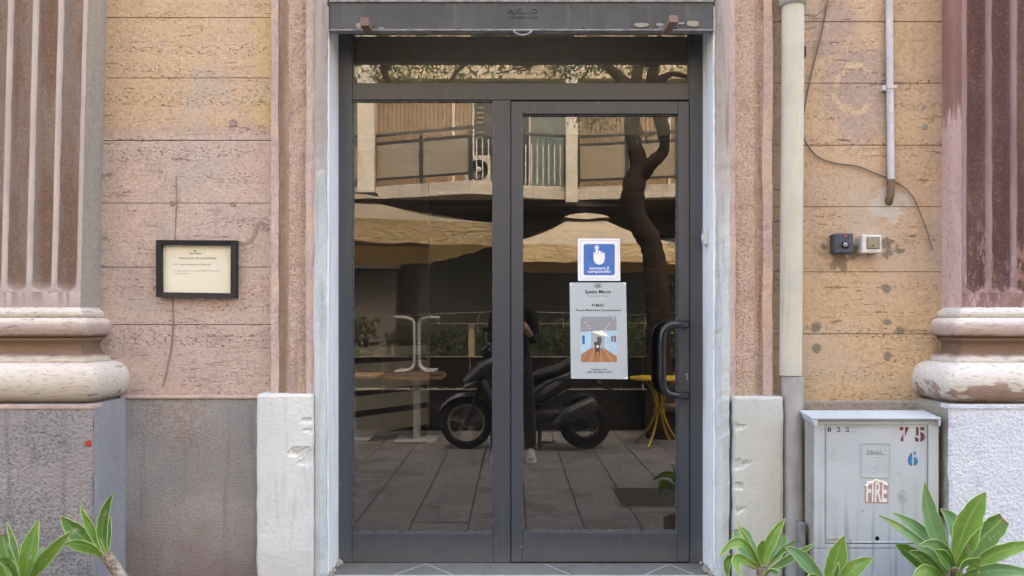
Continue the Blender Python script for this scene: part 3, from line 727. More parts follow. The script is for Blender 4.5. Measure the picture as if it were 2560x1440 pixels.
# broken render beside the pipe
m = MB(); m.prism([(PX(2007, .1), PZ(106, .1)), (PX(2014, .1), PZ(118, .1)), (PX(2015, .1), PZ(140, .1)), (PX(2009, .1), PZ(152, .1)), (PX(2004, .1), PZ(150, .1)), (PX(2003, .1), PZ(108, .1))], .1005, .102)
m.build('render_hole', MT['dark'], bld)

# fluted pilasters
PITCH, RIDGE, NF = 0.102, 0.017, 6
def pilaster(side, xs, name_mats, shear, z_stop, ridge, depth, mats):
    """side -1: stands left of the wall bay, its return faces right. xs: x of the visible corner"""
    W = NF * PITCH + ridge
    sh = lambda x, z: x + shear * (z - 1.35)
    cols = []                                            # (u from corner outward, kind)
    def add(u): cols.append(u)
    for k in range(NF):
        a = k * PITCH; add(a); add(a + ridge)
        for j in range(1, 10): add(a + ridge + (PITCH - ridge) * j / 10)
    add(NF * PITCH); add(NF * PITCH + ridge)
    fw = (PITCH - ridge) / 2
    zb = PZ(772, .24)
    zs = [zb, z_stop - fw * 1.02] + [z_stop - fw * math.cos(i * math.pi / 16) for i in range(9)]
    z = z_stop + 0.06
    while z < 4.4: zs.append(z); z += 0.06
    rj = random.Random(5 if side < 0 else 6)
    rings = []
    for z in zs:
        rg = []
        for u in cols:
            t = (u % PITCH) - ridge; dq = 0
            if 1e-6 < t < PITCH - ridge - 1e-6 and u < NF * PITCH:
                n = (t - fw) / fw
                if z >= z_stop: e = 1 - n * n
                else: e = 1 - n * n - ((z_stop - z) / fw) ** 2
                dq = depth * math.sqrt(max(e, 0)) ** 0.8 if e > 0 else 0
            jit = rj.gauss(0, 0.0009) if 0 < dq < depth * .6 or dq == 0 else 0
            x = xs + side * u
            rg.append(Vector((sh(x, z) + jit, -(0.24 - dq + jit), z)))
        rings.append(rg)
    pil = MB().loft(rings, False, False, True).build('pilaster_shaft', mats['shaft'], bld)
    MB().add([(sh(xs, zb), -.24, zb), (sh(xs, zb), -.05, zb), (sh(xs, 4.4), -.05, 4.4), (sh(xs, 4.4), -.24, 4.4)], [(0, 1, 2, 3)]).build('shaft_return', mats['side'], pil)
    x2 = xs + side * W
    MB().add([(sh(x2, zb), -.24, zb), (sh(x2, zb), -.05, zb), (sh(x2, 4.4), -.05, 4.4), (sh(x2, 4.4), -.24, 4.4)], [(0, 1, 2, 3)]).build('shaft_return', mats['side'], pil)
    # moulded base: (offset, photo row)
    def ring(o, z, rc):
        xa, xb = xs - side * o, xs + side * (W + o)      # corner next to the wall bay, far corner
        qf = 0.24 + o; pts = []
        pts.append(Vector((xa, -.03, z))); pts.append(Vector((xa, -(qf - rc), z)))
        for k in range(1, 5):
            a = k * math.pi / 8; pts.append(Vector((xa + side * rc * (1 - math.cos(a)), -(qf - rc + rc * math.sin(a)), z)))
        pts.append(Vector((xa + side * (rc + 0.05), -qf, z))); pts.append(Vector((xb - side * .05, -qf, z)))
        pts.append(Vector((xb, -(qf - .02), z))); pts.append(Vector((xb, -.03, z)))
        return pts
    def prof(lst, nm, sub=True):
        rings = [ring(o, PZ(y, .24 + o), rc) for o, y, rc in lst]
        return MB().loft(rings, False, False, True).build(nm, mats['base'], bld)
    prof([(0.0, 768, .004), (.003, 772, .004), (.018, 778, .005), (.020, 782, .005), (.020, 792, .005), (.012, 795, .005)], 'pilaster_fillet')
    def torus(y0, y1, o0, o1, rc): 
        out = []
        for k in range(13):
            a = math.pi * k / 12; out.append((o0 + (o1 - o0) * math.sin(a) ** 0.8, (y0 + y1) / 2 - (y1 - y0) / 2 * math.cos(a), rc))
        return out
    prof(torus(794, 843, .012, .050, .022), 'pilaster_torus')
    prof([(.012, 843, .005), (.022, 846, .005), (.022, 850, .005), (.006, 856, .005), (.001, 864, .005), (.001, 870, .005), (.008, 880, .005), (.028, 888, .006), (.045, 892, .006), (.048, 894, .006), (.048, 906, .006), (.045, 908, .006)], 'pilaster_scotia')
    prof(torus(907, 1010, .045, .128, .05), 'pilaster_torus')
    zt = PZ(1011, .36); o = 0.118
    xa, xb = xs - side * o, xs + side * (W + o)
    r = random.Random(9 + side)
    rings = []
    for i in range(23):
        z = -0.01 + (zt + 0.01) * i / 22; j = r.gauss(0, .0022)
        rings.append([Vector((xa + j, -.352 + r.gauss(0, .0015), z)), Vector((xa + side * .008 + j, -.36, z)), Vector((xb, -.36, z))])
    MB().loft(rings, False, False, False).build('pedestal_front', mats['ped'], bld)
    MB().add([(xa, -.352, 0), (xa, -.03, 0), (xa, -.03, zt), (xa, -.352, zt), (xb, -.36, zt), (xb, -.03, zt)], [(0, 1, 2, 3), (3, 2, 5, 4)]).build('pedestal_return', mats['pside'], bld)
    part('pedestal_lip', mats['lip'], bld, (min(xa - side * .003, xb), max(xa - side * .003, xb), .30, .364, zt - .018, zt - .0005), bevel=.003)
ML = dict(shaft=MT['shaft_l'], side=MT['side_l'], base=MT['base_l'], ped=MT['ped_front_l'], pside=MT['ped_side'], lip=MT['surr_fillet'])
MR = dict(shaft=MT['shaft_r'], side=MT['side_r'], base=MT['base_r'], ped=MT['ped_front_r'], pside=MT['cement'], lip=MT['ped_front_r'])
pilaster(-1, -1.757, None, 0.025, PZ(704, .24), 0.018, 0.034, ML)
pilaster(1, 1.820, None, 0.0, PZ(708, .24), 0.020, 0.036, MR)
# pink-washed return of the right pilaster stands over a dark old coat: small red paint mark on the left pedestal
m = MB(); m.prism([(PX(212, .36), PZ(1104, .36)), (PX(224, .36), PZ(1100, .36)), (PX(231, .36), PZ(1103, .36)), (PX(230, .36), PZ(1113, .36)), (PX(216, .36), PZ(1116, .36))], .3625, .3632)
m.build('red_paint_mark', plain('red_paint', lin(176, 74, 56), 0.8, 0.2), bld)
# white reveals and their shutter guides
part('reveal', MT['reveal'], bld, (-0.80, -0.765, -0.06, 0.172, 0.238, 2.60), bevel=.002)
part('reveal', MT['reveal'], bld, (0.830, 0.87, -0.06, 0.172, 0.238, 2.60), bevel=.002)
part('guide_slot', MT['dark'], bld, (-0.770, -0.766, 0.0, 0.160, 0.236, 2.60))
part('guide_slot', MT['dark'], bld, (0.831, 0.8365, 0.0, 0.160, 0.236, 2.60))
part('lintel', MT['upper'], bld, (-0.81, 0.875, -0.40, 0.09, 2.72, 2.9))
for x, s in ((-0.765, 1), (0.830, -1)):      # crumbly mortar at the foot of each reveal
    m = MB(); r = random.Random(int(x * 100))
    for k in range(9):
        c = Vector((x + s * r.uniform(0, .016), -r.uniform(.01, .17), .238)); a = r.uniform(.008, .018)
        m.lathe([(a, 0), (a * .8, a * .6), (a * .3, a * r.uniform(.9, 1.5))], c, 'Z', 6, False)
    m.build('mortar_crumbs', MT['cement'], bld)['kind'] = 'stuff'
# threshold of dark stone with white joints
ZT = PZ(1408, 0)
part('threshold_slab', MT['thresh'], bld, (-0.80, 0.86, -0.30, 0.152, 0.10, ZT), bevel=.002)
part('threshold_step', MT['thresh'], bld, (-0.83, 0.88, 0.155, 0.30, 0.0, ZT - .004), bevel=.004)
part('threshold_joint', MT['grout'], bld, (-0.76, 0.83, 0.1515, 0.1555, ZT - .03, ZT - .0012))
for (xa, ya, xb, yb) in ((1066, 1410, 985, 1437), (1062, 1409, 1132, 1437), (1362, 1411, 1425, 1436), (1672, 1411, 1612, 1437), (1672, 1411, 1735, 1436)):
    qa = D - F * (H - ZT) / (ya - CY); qb = D - F * (H - ZT) / (yb - CY)
    A = Vector((PX(xa, qa), -qa, ZT + .0006)); B = Vector((PX(xb, qb), -qb, ZT + .0006)); t = (B - A).normalized(); n = Vector((-t.y, t.x, 0)) * .0017
    MB().add([A - n, A + n, B + n, B - n], [(0, 1, 2, 3)]).build('joint_line', MT['grout'], bld)

# ================================================================== interior of the little museum
room = structure('museum_room', (0, 1, 0))
part('floor', MT['int_floor'], room, (-2.6, 2.6, -6.5, -0.30, 0.15, 0.232))
part('ceiling', MT['int_wall'], room, (-2.6, 2.6, -6.5, -0.41, 3.0, 3.1))
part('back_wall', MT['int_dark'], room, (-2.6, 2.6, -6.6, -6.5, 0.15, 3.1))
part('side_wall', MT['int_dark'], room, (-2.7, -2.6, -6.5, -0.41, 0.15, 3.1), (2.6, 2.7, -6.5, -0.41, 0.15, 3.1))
part('transom_fill_panel', MT['int_wall'], room, (-2.6, 2.6, -.75, -.45, 2.22, 2.99))  # added pale panel, brightens the dark top of the transom
part('partition', MT['white_panel'], room, (-2.58, PX(1072, -4.2), -4.3, -4.2, .232, 2.99))
cnt = thing('striped_counter', 'pale interior counter with dark horizontal grooves behind the left pane', 'counter', (-1.0, 1.5, 0.232))
A = Vector((PX(838, -1.15), 1.15, 0)); B = Vector((PX(1072, -1.80), 1.80, 0)); u = (B - A).normalized(); nn = Vector((u.y, -u.x, 0))
def slab(z0, z1, t0, t1, nm, mat):
    m = MB(); vs = []
    for z in (z0, z1):
        for a, t in ((A, t0), (B, t0), (B, t1), (A, t1)): vs.append(a + nn * t + Vector((0, 0, z)))
    m.add(vs, [(0, 1, 2, 3), (4, 7, 6, 5), (0, 4, 5, 1), (1, 5, 6, 2), (2, 6, 7, 3), (3, 7, 4, 0)])
    return m.build(nm, mat, cnt)
slab(0.233, 1.168, -0.30, -0.02, 'core', MT['black'])
for z0, z1 in ((0.60, 0.7075), (0.748, 0.836), (0.87, 1.035), (1.073, 1.135)): slab(z0, z1, -0.019, 0.0, 'board', MT['white_panel'])

# ================================================================== glazed aluminium door
dr = thing('entrance_door', 'anthracite aluminium shopfront with transom, fixed pane and glazed door', 'door', (0.03, 0, ZT))
def bar(name, x0, x1, y0, y1, q0, q1, bev=.0025, parent=None, mat='alu'):
    return part(name, MT[mat], parent or dr, (PX(x0, 0), PX(x1, 0), q0, q1, PZ(y1, 0), PZ(y0, 0)), bevel=bev)
bar('frame_stile', 846, 880, -10, 1407, -.055, .0)
bar('frame_stile', 1724.5, 1757, -10, 1407, -.055, .0)
bar('mullion', 1233, 1276.5, 250, 1407, -.055, .0005)
bar('transom_rail', 880.6, 1724, 209, 249.5, -.055, -.0005)
bar('head_rail', 880.6, 1724, -12, 20, -.055, -.0005)
bar('bottom_rail', 880.6, 1232.4, 1333, 1407, -.055, -.0005)
# the opening leaf
leaf = bar('leaf_stile', 1278.5, 1305.5, 254, 1404, -.05, .006)
bar('leaf_stile', 1694.5, 1722.5, 254, 1404, -.05, .006)
bar('leaf_rail', 1306, 1694, 254, 285.5, -.05, .0055)
bar('leaf_rail', 1306, 1694, 1330.5, 1404, -.05, .0055)
bar('rebate', 1276.5, 1724.5, 249.5, 1408, -.056, -.02, 0, mat='dark') if False else None
part('rebate', MT['dark'], dr, (PX(1276.6, 0), PX(1278.4, 0), -.05, -.012, ZT, PZ(250, 0)), (PX(1722.6, 0), PX(1724.4, 0), -.05, -.012, ZT, PZ(250, 0)))
# glazing beads and panes
def bead(x0, x1, y0, y1):
    X0, X1, Z0, Z1 = PX(x0, 0), PX(x1, 0), PZ(y1, 0), PZ(y0, 0); t = .0045
    part('glazing_bead', MT['alu_edge'], dr, (X0, X0 + t, -.03, -.010, Z0, Z1), (X1 - t, X1, -.03, -.010, Z0, Z1), (X0 + t, X1 - t, -.03, -.010, Z0, Z0 + t), (X0 + t, X1 - t, -.03, -.010, Z1 - t, Z1))
    part('pane', MT['glass'], dr, (X0 + .001, X1 - .001, -GLASS - .0008, -GLASS, Z0 + .001, Z1 - .001)) if False else \
        MB().add([(X0, GLASS, Z0), (X1, GLASS, Z0), (X1, GLASS, Z1), (X0, GLASS, Z1)], [(0, 1, 2, 3)]).build('pane', MT['glass'], dr)
bead(880.2, 1232.8, 250, 1332.7); bead(1305.6, 1694.4, 285.6, 1330.4); bead(880.2, 1724, 20, 208.8)
# pull handle: a bent tube standing off the stile, on two flattened ends
hp = [P(1716, 811, .006), P(1713, 811, .035), P(1700, 811, .062), P(1686, 811, .07), P(1672, 815, .07), P(1661, 826, .07), P(1657, 842, .07), P(1656, 870, .07), P(1656, 900, .07),
      P(1656, 930, .07), P(1657, 956, .07), P(1661, 972, .07), P(1672, 984, .07), P(1686, 988, .07), P(1700, 988, .062), P(1713, 988, .035), P(1716, 988, .006)]
hd = MB().tube(smooth_path(hp, 4), .0165, 14).build('pull_handle', MT['handle'], dr)
for y in (811, 988):
    c = P(1714, y, .0065)
    MB().lathe([(.020, .0), (.020, -.004), (.016, -.006), (.0, -.006)], c, 'Y', 20).build('rosette', MT['handle'], hd)
lk = MB().lathe([(.0055, 0), (.0055, -.006), (.004, -.007), (0, -.007)], P(1717, 937, .006), 'Y', 14).build('lock_cylinder', MT['steel'], dr)
part('keyhole_tail', MT['steel'], lk, (PX(1715.5, 0), PX(1718.5, 0), .006, .011, PZ(950, 0), PZ(938, 0)), bevel=.001)
part('key_slot', MT['dark'], lk, (PX(1716.5, 0), PX(1717.5, 0), .0125, .0134, PZ(939.5, 0), PZ(934.5, 0)))

# doorbell push on the right reveal
db = thing('doorbell', 'small white doorbell push on the white right reveal', 'doorbell', tuple(P(1761, 610, .07)))
cc = P(1760, 592, .08)
part('case', MT['offwhite'], db, (.810, .8295, .062, .098, cc.z - .036, cc.z + .034), bevel=.004)
part('button', MT['reveal'], db, (.8065, .8099, .070, .090, cc.z - .016, cc.z + .010), bevel=.0012)

# ================================================================== roller shutter
sh = thing('roller_shutter', 'raised grey steel roller shutter above the glass door', 'shutter', (0.03, -0.18, PZ(78, .18)))
zb, zt_ = PZ(78, .18), PZ(6, .18)
SX0, SX1 = PX(823, .18), PX(1784, .18)
part('bottom_panel', MT['shutter'], sh, (SX0, SX1, .150, .180, zb + .006, zt_), bevel=.003)
part('bottom_edge', MT['shutter_edge'], sh, (SX0, SX1, .150, .190, zb - .001, zb + .0055), bevel=.0015)
part('top_edge', MT['shutter_edge'], sh, (SX0, SX1, .176, .186, zt_ - .0005, zt_ + .008), bevel=.002)
for k in range(4):
    z = zt_ + .012 + k * .075
    MB().loft([[Vector((x, -.168, z)), Vector((x, -.180, z + .02)), Vector((x, -.180, z + .05)), Vector((x, -.168, z + .072))] for x in (SX0, SX1)], False, False, True).build('slat', MT['shutter_dark'], sh)
text('AJELLO', 1307, 29, 76, .1802, MT['shutter'], sh, bold=.01, depth=.0022, height_px=16)
text('SICURSERRANDE', 1307, 43.5, 72, .1802, MT['shutter'], sh, depth=.0015, height_px=6)
hp = smooth_path([P(1283, 76, .192), P(1290, 83, .197), P(1306, 88, .20), P(1322, 84, .197), P(1331, 75, .192)], 5)
pull = MB().tube(hp, .0042, 8).build('pull_ring', MT['shutter_edge'], sh)
MB().tube([P(1285, 76, .190), P(1329, 76, .190)], .0052, 10).build('pull_sleeve', MT['shutter_edge'], pull)
for x in (857, 1002, 1147, 1460, 1690):
    MB().lathe([(.0065, 0), (.006, -.004), (.003, -.006), (0, -.0065)], P(x, 70, .18), 'Y', 10).build('rivet', MT['shutter'], sh)
for x0, tilt in ((918, .25), (1672, -1.0)):        # painted wood stop blocks
    c = P(x0, 66, .20); m = MB(); w = .017; L = .045
    d = Vector((.28 if x0 > 1300 else -.05, -1, .38 if x0 > 1300 else .06)).normalized()
    sx = Vector((1, 0, 0)); sz = sx.cross(d).normalized()
    rings = [[c + d * t + sx * a * w + sz * b * w for a, b in ((-1, -1), (1, -1), (1, 1), (-1, 1))] for t in (-.03, L)]
    m.loft(rings, True, True, False); m.build('stop_block', MT['block'], sh, .002, 1)
for x0, w in ((947, 12), (1645, 12)):
    part('latch', MT['galv'], sh, (PX(x0, .18), PX(x0 + w, .18), .1805, .190, PZ(77, .18), PZ(70, .18)), bevel=.001)
r = random.Random(4)
for (x0, x1, y0, y1) in ((1580, 1626, 58, 70), (1712, 1750, 53, 69), (1640, 1660, 58, 68), (890, 905, 58, 74), (1694, 1712, 56, 62)):
    m = MB(); n = 9; pts = []
    for k in range(n):
        a = 2 * math.pi * k / n; e = r.uniform(.75, 1.15)
        pts.append((PX((x0 + x1) / 2 + (x1 - x0) / 2 * math.cos(a) * e, .18), PZ((y0 + y1) / 2 + (y1 - y0) / 2 * math.sin(a) * e, .18)))
    m.prism(pts, .1803, .184); m.build('filler_patch', MT['putty'], sh, .001, 1)

# ================================================================== notices
# framed notice on the left wall
fr = thing('framed_notice', 'black framed cream museum notice hanging on the pink wall', 'notice', tuple(P(490, 742, .11)))
q0, q1 = .103, .128
o = [(389.5, 600), (590.5, 601), (590, 744.5), (390, 742.5)]; i_ = [(403.5, 611.5), (576.5, 613.5), (576, 733), (404, 730.5)]
def quad_frame(name, a, b, qa, qb, qc, mat, parent):
    m = MB()
    for k in range(4):
        k2 = (k + 1) % 4
        A0, A1, B0, B1 = [P(*a[k], qb), P(*a[k2], qb), P(*b[k], qc), P(*b[k2], qc)]
        m.add([A0, A1, B1, B0], [(0, 1, 2, 3)])
        m.add([A0, A1, Vector((A1.x, -qa, A1.z)), Vector((A0.x, -qa, A0.z))], [(0, 1, 2, 3)])
        m.add([B0, B1, Vector((B1.x, -qa, B1.z)), Vector((B0.x, -qa, B0.z))], [(0, 1, 2, 3)])
    return m.build(name, mat, parent)
quad_frame('frame', o, i_, .102, .130, .127, MT['black'], fr)
MB().add([P(x, y, .110) for x, y in [(402, 610), (578, 611), (577.5, 734.5), (402.5, 732)]], [(0, 1, 2, 3)]).build('paper', MT['paper_cream'], fr)
MB().add([P(x, y, .1195) for x, y in [(402, 610), (578, 611), (577.5, 734.5), (402.5, 732)]], [(0, 1, 2, 3)]).build('glass', MT['picture_glass'], fr)
TQ = .1106
text('SM', 487, 627.5, 7, TQ, MT['ink_soft'], fr, bold=.01)
text('Spazio Macos', 489, 634, 30, TQ, MT['ink_soft'], fr, bold=.012)
text('PICCOLO MUSEO ARTE CONTEMPORANEA', 495, 645.8, 93, TQ, MT['ink'], fr, height_px=4.3, rot=-.006)
text('Orari:', 439, 660.2, 11.5, TQ, MT['ink_soft'], fr, bold=.01)
text('martedì e venerdì dalle ore 17.00 alle 19.00', 488, 661.3, 77, TQ, MT['ink_soft'], fr, height_px=3.8)
text('Per qualsiasi comunicazione chiamare al 3477602 o inviare una mail', 490, 677.4, 113, TQ, MT['ink_soft'], fr, height_px=3.2)
text('a spaziomacos@libero.it', 452, 684.2, 38, TQ, MT['ink_soft'], fr, height_px=3)

# blue bell sticker on the door
GQ = -GLASS
def flat(name, pts, q, mat, parent, back=None):
    m = MB(); n = len(pts); v = [P(x, y, q) for x, y in pts]
    if back is None: m.add(v, [tuple(range(n))])
    else: m.prism([(p.x, p.z) for p in v], back, q)
    return m.build(name, mat, parent)
def rrect(x0, x1, y0, y1, r, n=5):
    out = []
    for cx, cy, a0 in ((x1 - r, y0 + r, -90), (x1 - r, y1 - r, 0), (x0 + r, y1 - r, 90), (x0 + r, y0 + r, 180)):
        for k in range(n + 1):
            a = rad(a0 + 90 * k / n); out.append((cx + r * math.cos(a), cy + r * math.sin(a)))
    return out
st = thing('bell_sticker', 'square blue and white sticker with pointing hand on the door glass', 'sticker', tuple(P(1498, 702, GQ)))
flat('sheet', [(1444.5, 596), (1549.5, 596.5), (1551, 702), (1445, 702)], GQ + .0012, MT['sticker_white'], st, GQ + .0003)
ol = rrect(1450, 1546, 601, 697.5, 7); il = rrect(1450.8, 1545.2, 601.8, 696.7, 6.5)
m = MB(); n = len(ol); m.add([P(x, y, GQ + .0016) for x, y in ol + il], [(k, (k + 1) % n, (k + 1) % n + n, k + n) for k in range(n)]); m.build('border_line', MT['sticker_line'], st)
flat('blue_field', rrect(1459, 1537, 610, 688, 5), GQ + .0016, MT['sticker_blue'], st)
hq = GQ + .0020
flat('hand_palm', [(1484, 632), (1484, 648), (1486, 655), (1491, 660), (1498, 662), (1505, 660), (1510, 655), (1512, 648), (1512, 632), (1508, 634), (1504, 636), (1496, 636), (1490, 640)], hq, MT['sticker_white'], st)
def finger(x0, x1, y0, y1):
    r_ = (x1 - x0) / 2
    flat('hand_finger', [(x0, y1), (x0, y0 + r_), (x0 + r_ * .3, y0 + r_ * .3), (x0 + r_, y0), (x1 - r_ * .3, y0 + r_ * .3), (x1, y0 + r_), (x1, y1)], hq + .0002, MT['sticker_white'], st)
finger(1488.6, 1495, 616, 640); finger(1496.3, 1501, 626, 640); finger(1502, 1506.4, 629, 640); finger(1507.4, 1512, 632, 642); finger(1484, 1487.6, 630, 642)
m = MB(); n = 20; oc = [(1492 + 5.6 * math.cos(2 * math.pi * k / n), 619 + 5.6 * math.sin(2 * math.pi * k / n)) for k in range(n)]
flat('bell_button', oc, hq, MT['sticker_white'], st)
m = MB(); oc2 = [(1492 + 4.0 * math.cos(2 * math.pi * k / n), 619 + 4.0 * math.sin(2 * math.pi * k / n)) for k in range(n)]; oc3 = [(1492 + 3.4 * math.cos(2 * math.pi * k / n), 619 + 3.4 * math.sin(2 * math.pi * k / n)) for k in range(n)]
m.add([P(x, y, hq + .0004) for x, y in oc2 + oc3], [(k, (k + 1) % n, (k + 1) % n + n, k + n) for k in range(n)]); m.build('button_ring', MT['sticker_blue'], st)
text('suonare il', 1498, 670, 48, hq, MT['sticker_white'], st, bold=.013, height_px=8)
text('campanello', 1498, 679.5, 57, hq, MT['sticker_white'], st, bold=.013, height_px=9.5)

# poster under it
po = thing('museum_poster', 'tall white paper poster with gallery photo on the door glass', 'poster', tuple(P(1497, 948, GQ)))
flat('sheet', [(1424, 706.5), (1565, 706), (1569.5, 948), (1427.5, 946.5)], GQ + .0008, MT['paper'], po, GQ + .0003)
pq = GQ + .0012
def ring_line(cx, cy, rx, ry, w, nm):
    n = 24; m = MB()
    a = [(cx + rx * math.cos(2 * math.pi * k / n), cy + ry * math.sin(2 * math.pi * k / n)) for k in range(n)]; b = [(cx + (rx - w) * math.cos(2 * math.pi * k / n), cy + (ry - w) * math.sin(2 * math.pi * k / n)) for k in range(n)]
    m.add([P(x, y, pq) for x, y in a + b], [(k, (k + 1) % n, (k + 1) % n + n, k + n) for k in range(n)]); m.build(nm, MT['ink'], po)
ring_line(1494.5, 714.5, 9.3, 5.9, 1.1, 'oval_outline')
text('SM', 1494.5, 714.5, 10.5, pq, MT['ink'], po, bold=.02, height_px=5)
text('Spazio Macos', 1495, 730.5, 65, pq, MT['ink'], po, bold=.018)
text('Via Gaetano, 16 - Messina', 1495, 740, 54, pq, MT['ink_soft'], po)
text('Pi.MAC', 1495.5, 763, 31, pq, MT['ink'], po, bold=.02)
text('Piccolo Museo Arte Contemporanea', 1496, 776, 111, pq, MT['ink'], po, bold=.016, height_px=6.8)
text('Progetto a cura', 1498, 924, 39, pq, MT['ink'], po, bold=.016)
text('della d.ssa Mamy Costa', 1498.5, 930.5, 61, pq, MT['ink'], po, bold=.016)
def pc(name, c): return plain('print_' + name, c, 0.45, 0.4, var=0.06, sc=40)
f0 = flat('photo_ceiling', [(1451, 792), (1541, 791), (1541.5, 831), (1527, 826), (1475, 829), (1452, 833)], pq, pc('grey', lin(150, 152, 156)), po)
flat('photo_wall', [(1451.8, 830), (1478, 828), (1478, 869), (1452.4, 886)], pq + .0001, pc('pale_blue', lin(176, 208, 224)), po)
flat('photo_wall', [(1511, 828), (1541.4, 826), (1542, 890), (1511, 871)], pq + .0001, pc('blue_white', lin(174, 206, 222)), po)
flat('photo_wall', [(1477.5, 828), (1511.5, 826), (1511.5, 872), (1477.5, 870)], pq + .0002, pc('far_grey', lin(170, 176, 178)), po)
flat('photo_light', [(1478, 829), (1506, 826), (1524, 842), (1500, 838)], pq + .0003, pc('lamp_white', lin(246, 244, 228)), po)
flat('photo_floor', [(1452.4, 887), (1478, 870), (1511, 871), (1542, 891), (1542.4, 905.5), (1452.6, 905.5)], pq + .0002, pc('wood', lin(170, 122, 88)), po)
for k_ in range(6):
    xa, xb = 1478 + 33 * (k_ + .5) / 6, 1452.5 + 90 * (k_ + .5) / 6
    flat('photo_floorboard', [(xa - 1.2, 871.5), (xa + 1.2, 871.5), (xb + 3.2, 905), (xb - 3.2, 905)], pq + .0003, pc('board', lin(184, 138, 102) if k_ % 2 else lin(156, 110, 78)), po)
flat('photo_painting', [(1455, 838), (1462, 840), (1462, 860), (1456, 861)], pq + .0003, pc('teal', lin(30, 118, 164)), po)
for x in (1528, 1535): flat('photo_painting', [(x, 840), (x + 5, 839), (x + 5, 856), (x, 853)], pq + .0003, pc('umber', lin(120, 104, 92)), po)
flat('photo_doorway', [(1493, 842), (1504, 842), (1504, 856), (1493, 856)], pq + .0003, pc('door_grey', lin(88, 92, 92)), po)
flat('photo_table', [(1485, 855), (1502, 855), (1502, 862), (1500, 862), (1500, 891), (1498, 891), (1498, 880), (1489, 880), (1489, 891), (1487, 891), (1487, 862), (1485, 862)], pq + .0004, pc('dark_table', lin(92, 74, 70)), po)
flat('photo_card', [(1491, 863), (1497, 863), (1497, 869), (1491, 869)], pq + .0005, pc('card', lin(214, 222, 230)), po)
for (x, y) in ((1452, 793), (1533, 795), (1463, 807), (1470, 815), (1474, 821), (1523, 809), (1517, 817), (1513, 823)):
    flat('photo_spotlight', [(x - 1.6, y), (x, y - 1.6), (x + 1.6, y), (x, y + 1.6)], pq + .0002, pc('spot', lin(240, 246, 250)), po)
for (x, y, s1, s2) in ((1424.5, 707, 1, 1), (1564.5, 706.5, -1, 1), (1569, 947.5, -1, -1)):
    flat('clear_tape', [(x, y), (x + s1 * 8, y), (x, y + s2 * 8)], pq + .0001, MT['sticker_white'], po)

# ================================================================== pipes, cables, boxes on the right wall
dp = thing('drainpipe', 'round cream drainpipe with grey lower length running down the wall', 'drainpipe', tuple(P(1982, 1440, .18)))
cx0 = PX(1979.5, .175)
MB().tube([(cx0 + .004, -.178, PZ(-110, .175)), (cx0 + .003, -.178, PZ(200, .175)), (cx0 - .001, -.178, PZ(500, .175)), (cx0 - .006, -.178, PZ(938, .175))], .0445, 24).build('upper_pipe', MT['pipe'], dp)
MB().tube([(cx0 + .001, -.178, PZ(940, .175)), (cx0 + .003, -.178, PZ(1200, .175)), (cx0 + .010, -.178, 0.0)], [.0435, .046, .051], 24).build('lower_pipe', MT['pipe_low'], dp)
MB().lathe([(.0445, 0.0), (.054, .004), (.055, .03), (.054, .06), (.0445, .064)], (cx0 + .003, -.178, PZ(12, .2)), 'Z', 24).build('pipe_socket', MT['pipe_low'], dp)
part('bracket', MT['galv'], dp, (cx0 + .035, cx0 + .082, .102, .112, PZ(27, .11), PZ(11, .11)), bevel=.002)
cn = thing('conduit', 'thin pale grey electrical conduit running down the wall to a mortar patch', 'conduit', tuple(P(2226, 506, .11)))
MB().tube([P(2220, -120, .118), P(2223, 0, .118), P(2225, 220, .118), P(2228, 450, .118)], .0145, 14).build('tube', MT['conduit'], cn)
m = MB(); pth = smooth_path([P(2228, 448, .118), P(2228, 470, .118), P(2226, 490, .114), P(2222, 502, .104), P(2221, 507, .09)], 8)
m.tube(pth, [.0165 if k % 2 else .0135 for k in range(len(pth))], 12); m.build('flexible_sleeve', MT['flex'], cn)
part('saddle_clip', MT['offwhite'], cn, (PX(2207, .12), PX(2216, .12), .101, .120, PZ(226, .12), PZ(213, .12)), (PX(2214, .12), PX(2238, .12), .1335, .1355, PZ(223, .12), PZ(216, .12)), bevel=.001)
cb = thing('loose_cable', 'thin grey cable sagging across the ochre wall beside the drainpipe', 'cable', tuple(P(2330, 610, .11)))
MB().tube(smooth_path([P(2078, -60, .108), P(2068, 10, .108), P(2052, 90, .108), P(2032, 170, .108), P(2017, 240, .108), P(2007, 300, .108), P(2006, 330, .112), P(2020, 365, .112), P(2048, 394, .108), P(2090, 408, .108), P(2145, 416, .108), P(2180, 430, .108), P(2212, 442, .106), P(2240, 455, .106), P(2265, 472, .112), P(2287, 500, .114), P(2303, 540, .114), P(2318, 580, .116), P(2331, 626, .118)], 5), .0032, 8).build('sheath', MT['cable'], cb)
ks = thing('key_switch_box', 'small dark blue key switch box on the ochre wall', 'switch', tuple(P(2105, 636, .12)))
part('case', MT['navy'], ks, (PX(2078, .12), PX(2132, .145), .101, .152, PZ(633, .14), PZ(584, .14)), bevel=.005)
MB().lathe([(.0155, 0), (.0150, -.006), (.0125, -.009), (0, -.009)], P(2113, 612, .152), 'Y', 18).build('collar', MT['black'], ks)
kc = MB().lathe([(.0095, 0), (.0090, -.004), (0, -.004)], P(2113, 612, .161), 'Y', 16).build('cylinder', plain('dull_brass', (.42, .34, .30), .4, .5, .6), ks)
part('key_slot', MT['dark'], kc, (PX(2112.2, .165), PX(2113.8, .165), .1655, .1662, PZ(615, .165), PZ(609, .165)))
part('badge', MT['red'], ks, (PX(2110, .15), PX(2117, .15), .1522, .1535, PZ(592, .15), PZ(588, .15)))
part('cable_gland', MT['galv'], ks, (PX(2133, .12), PX(2145, .12), .104, .122, PZ(615, .12), PZ(606, .12)), bevel=.003)
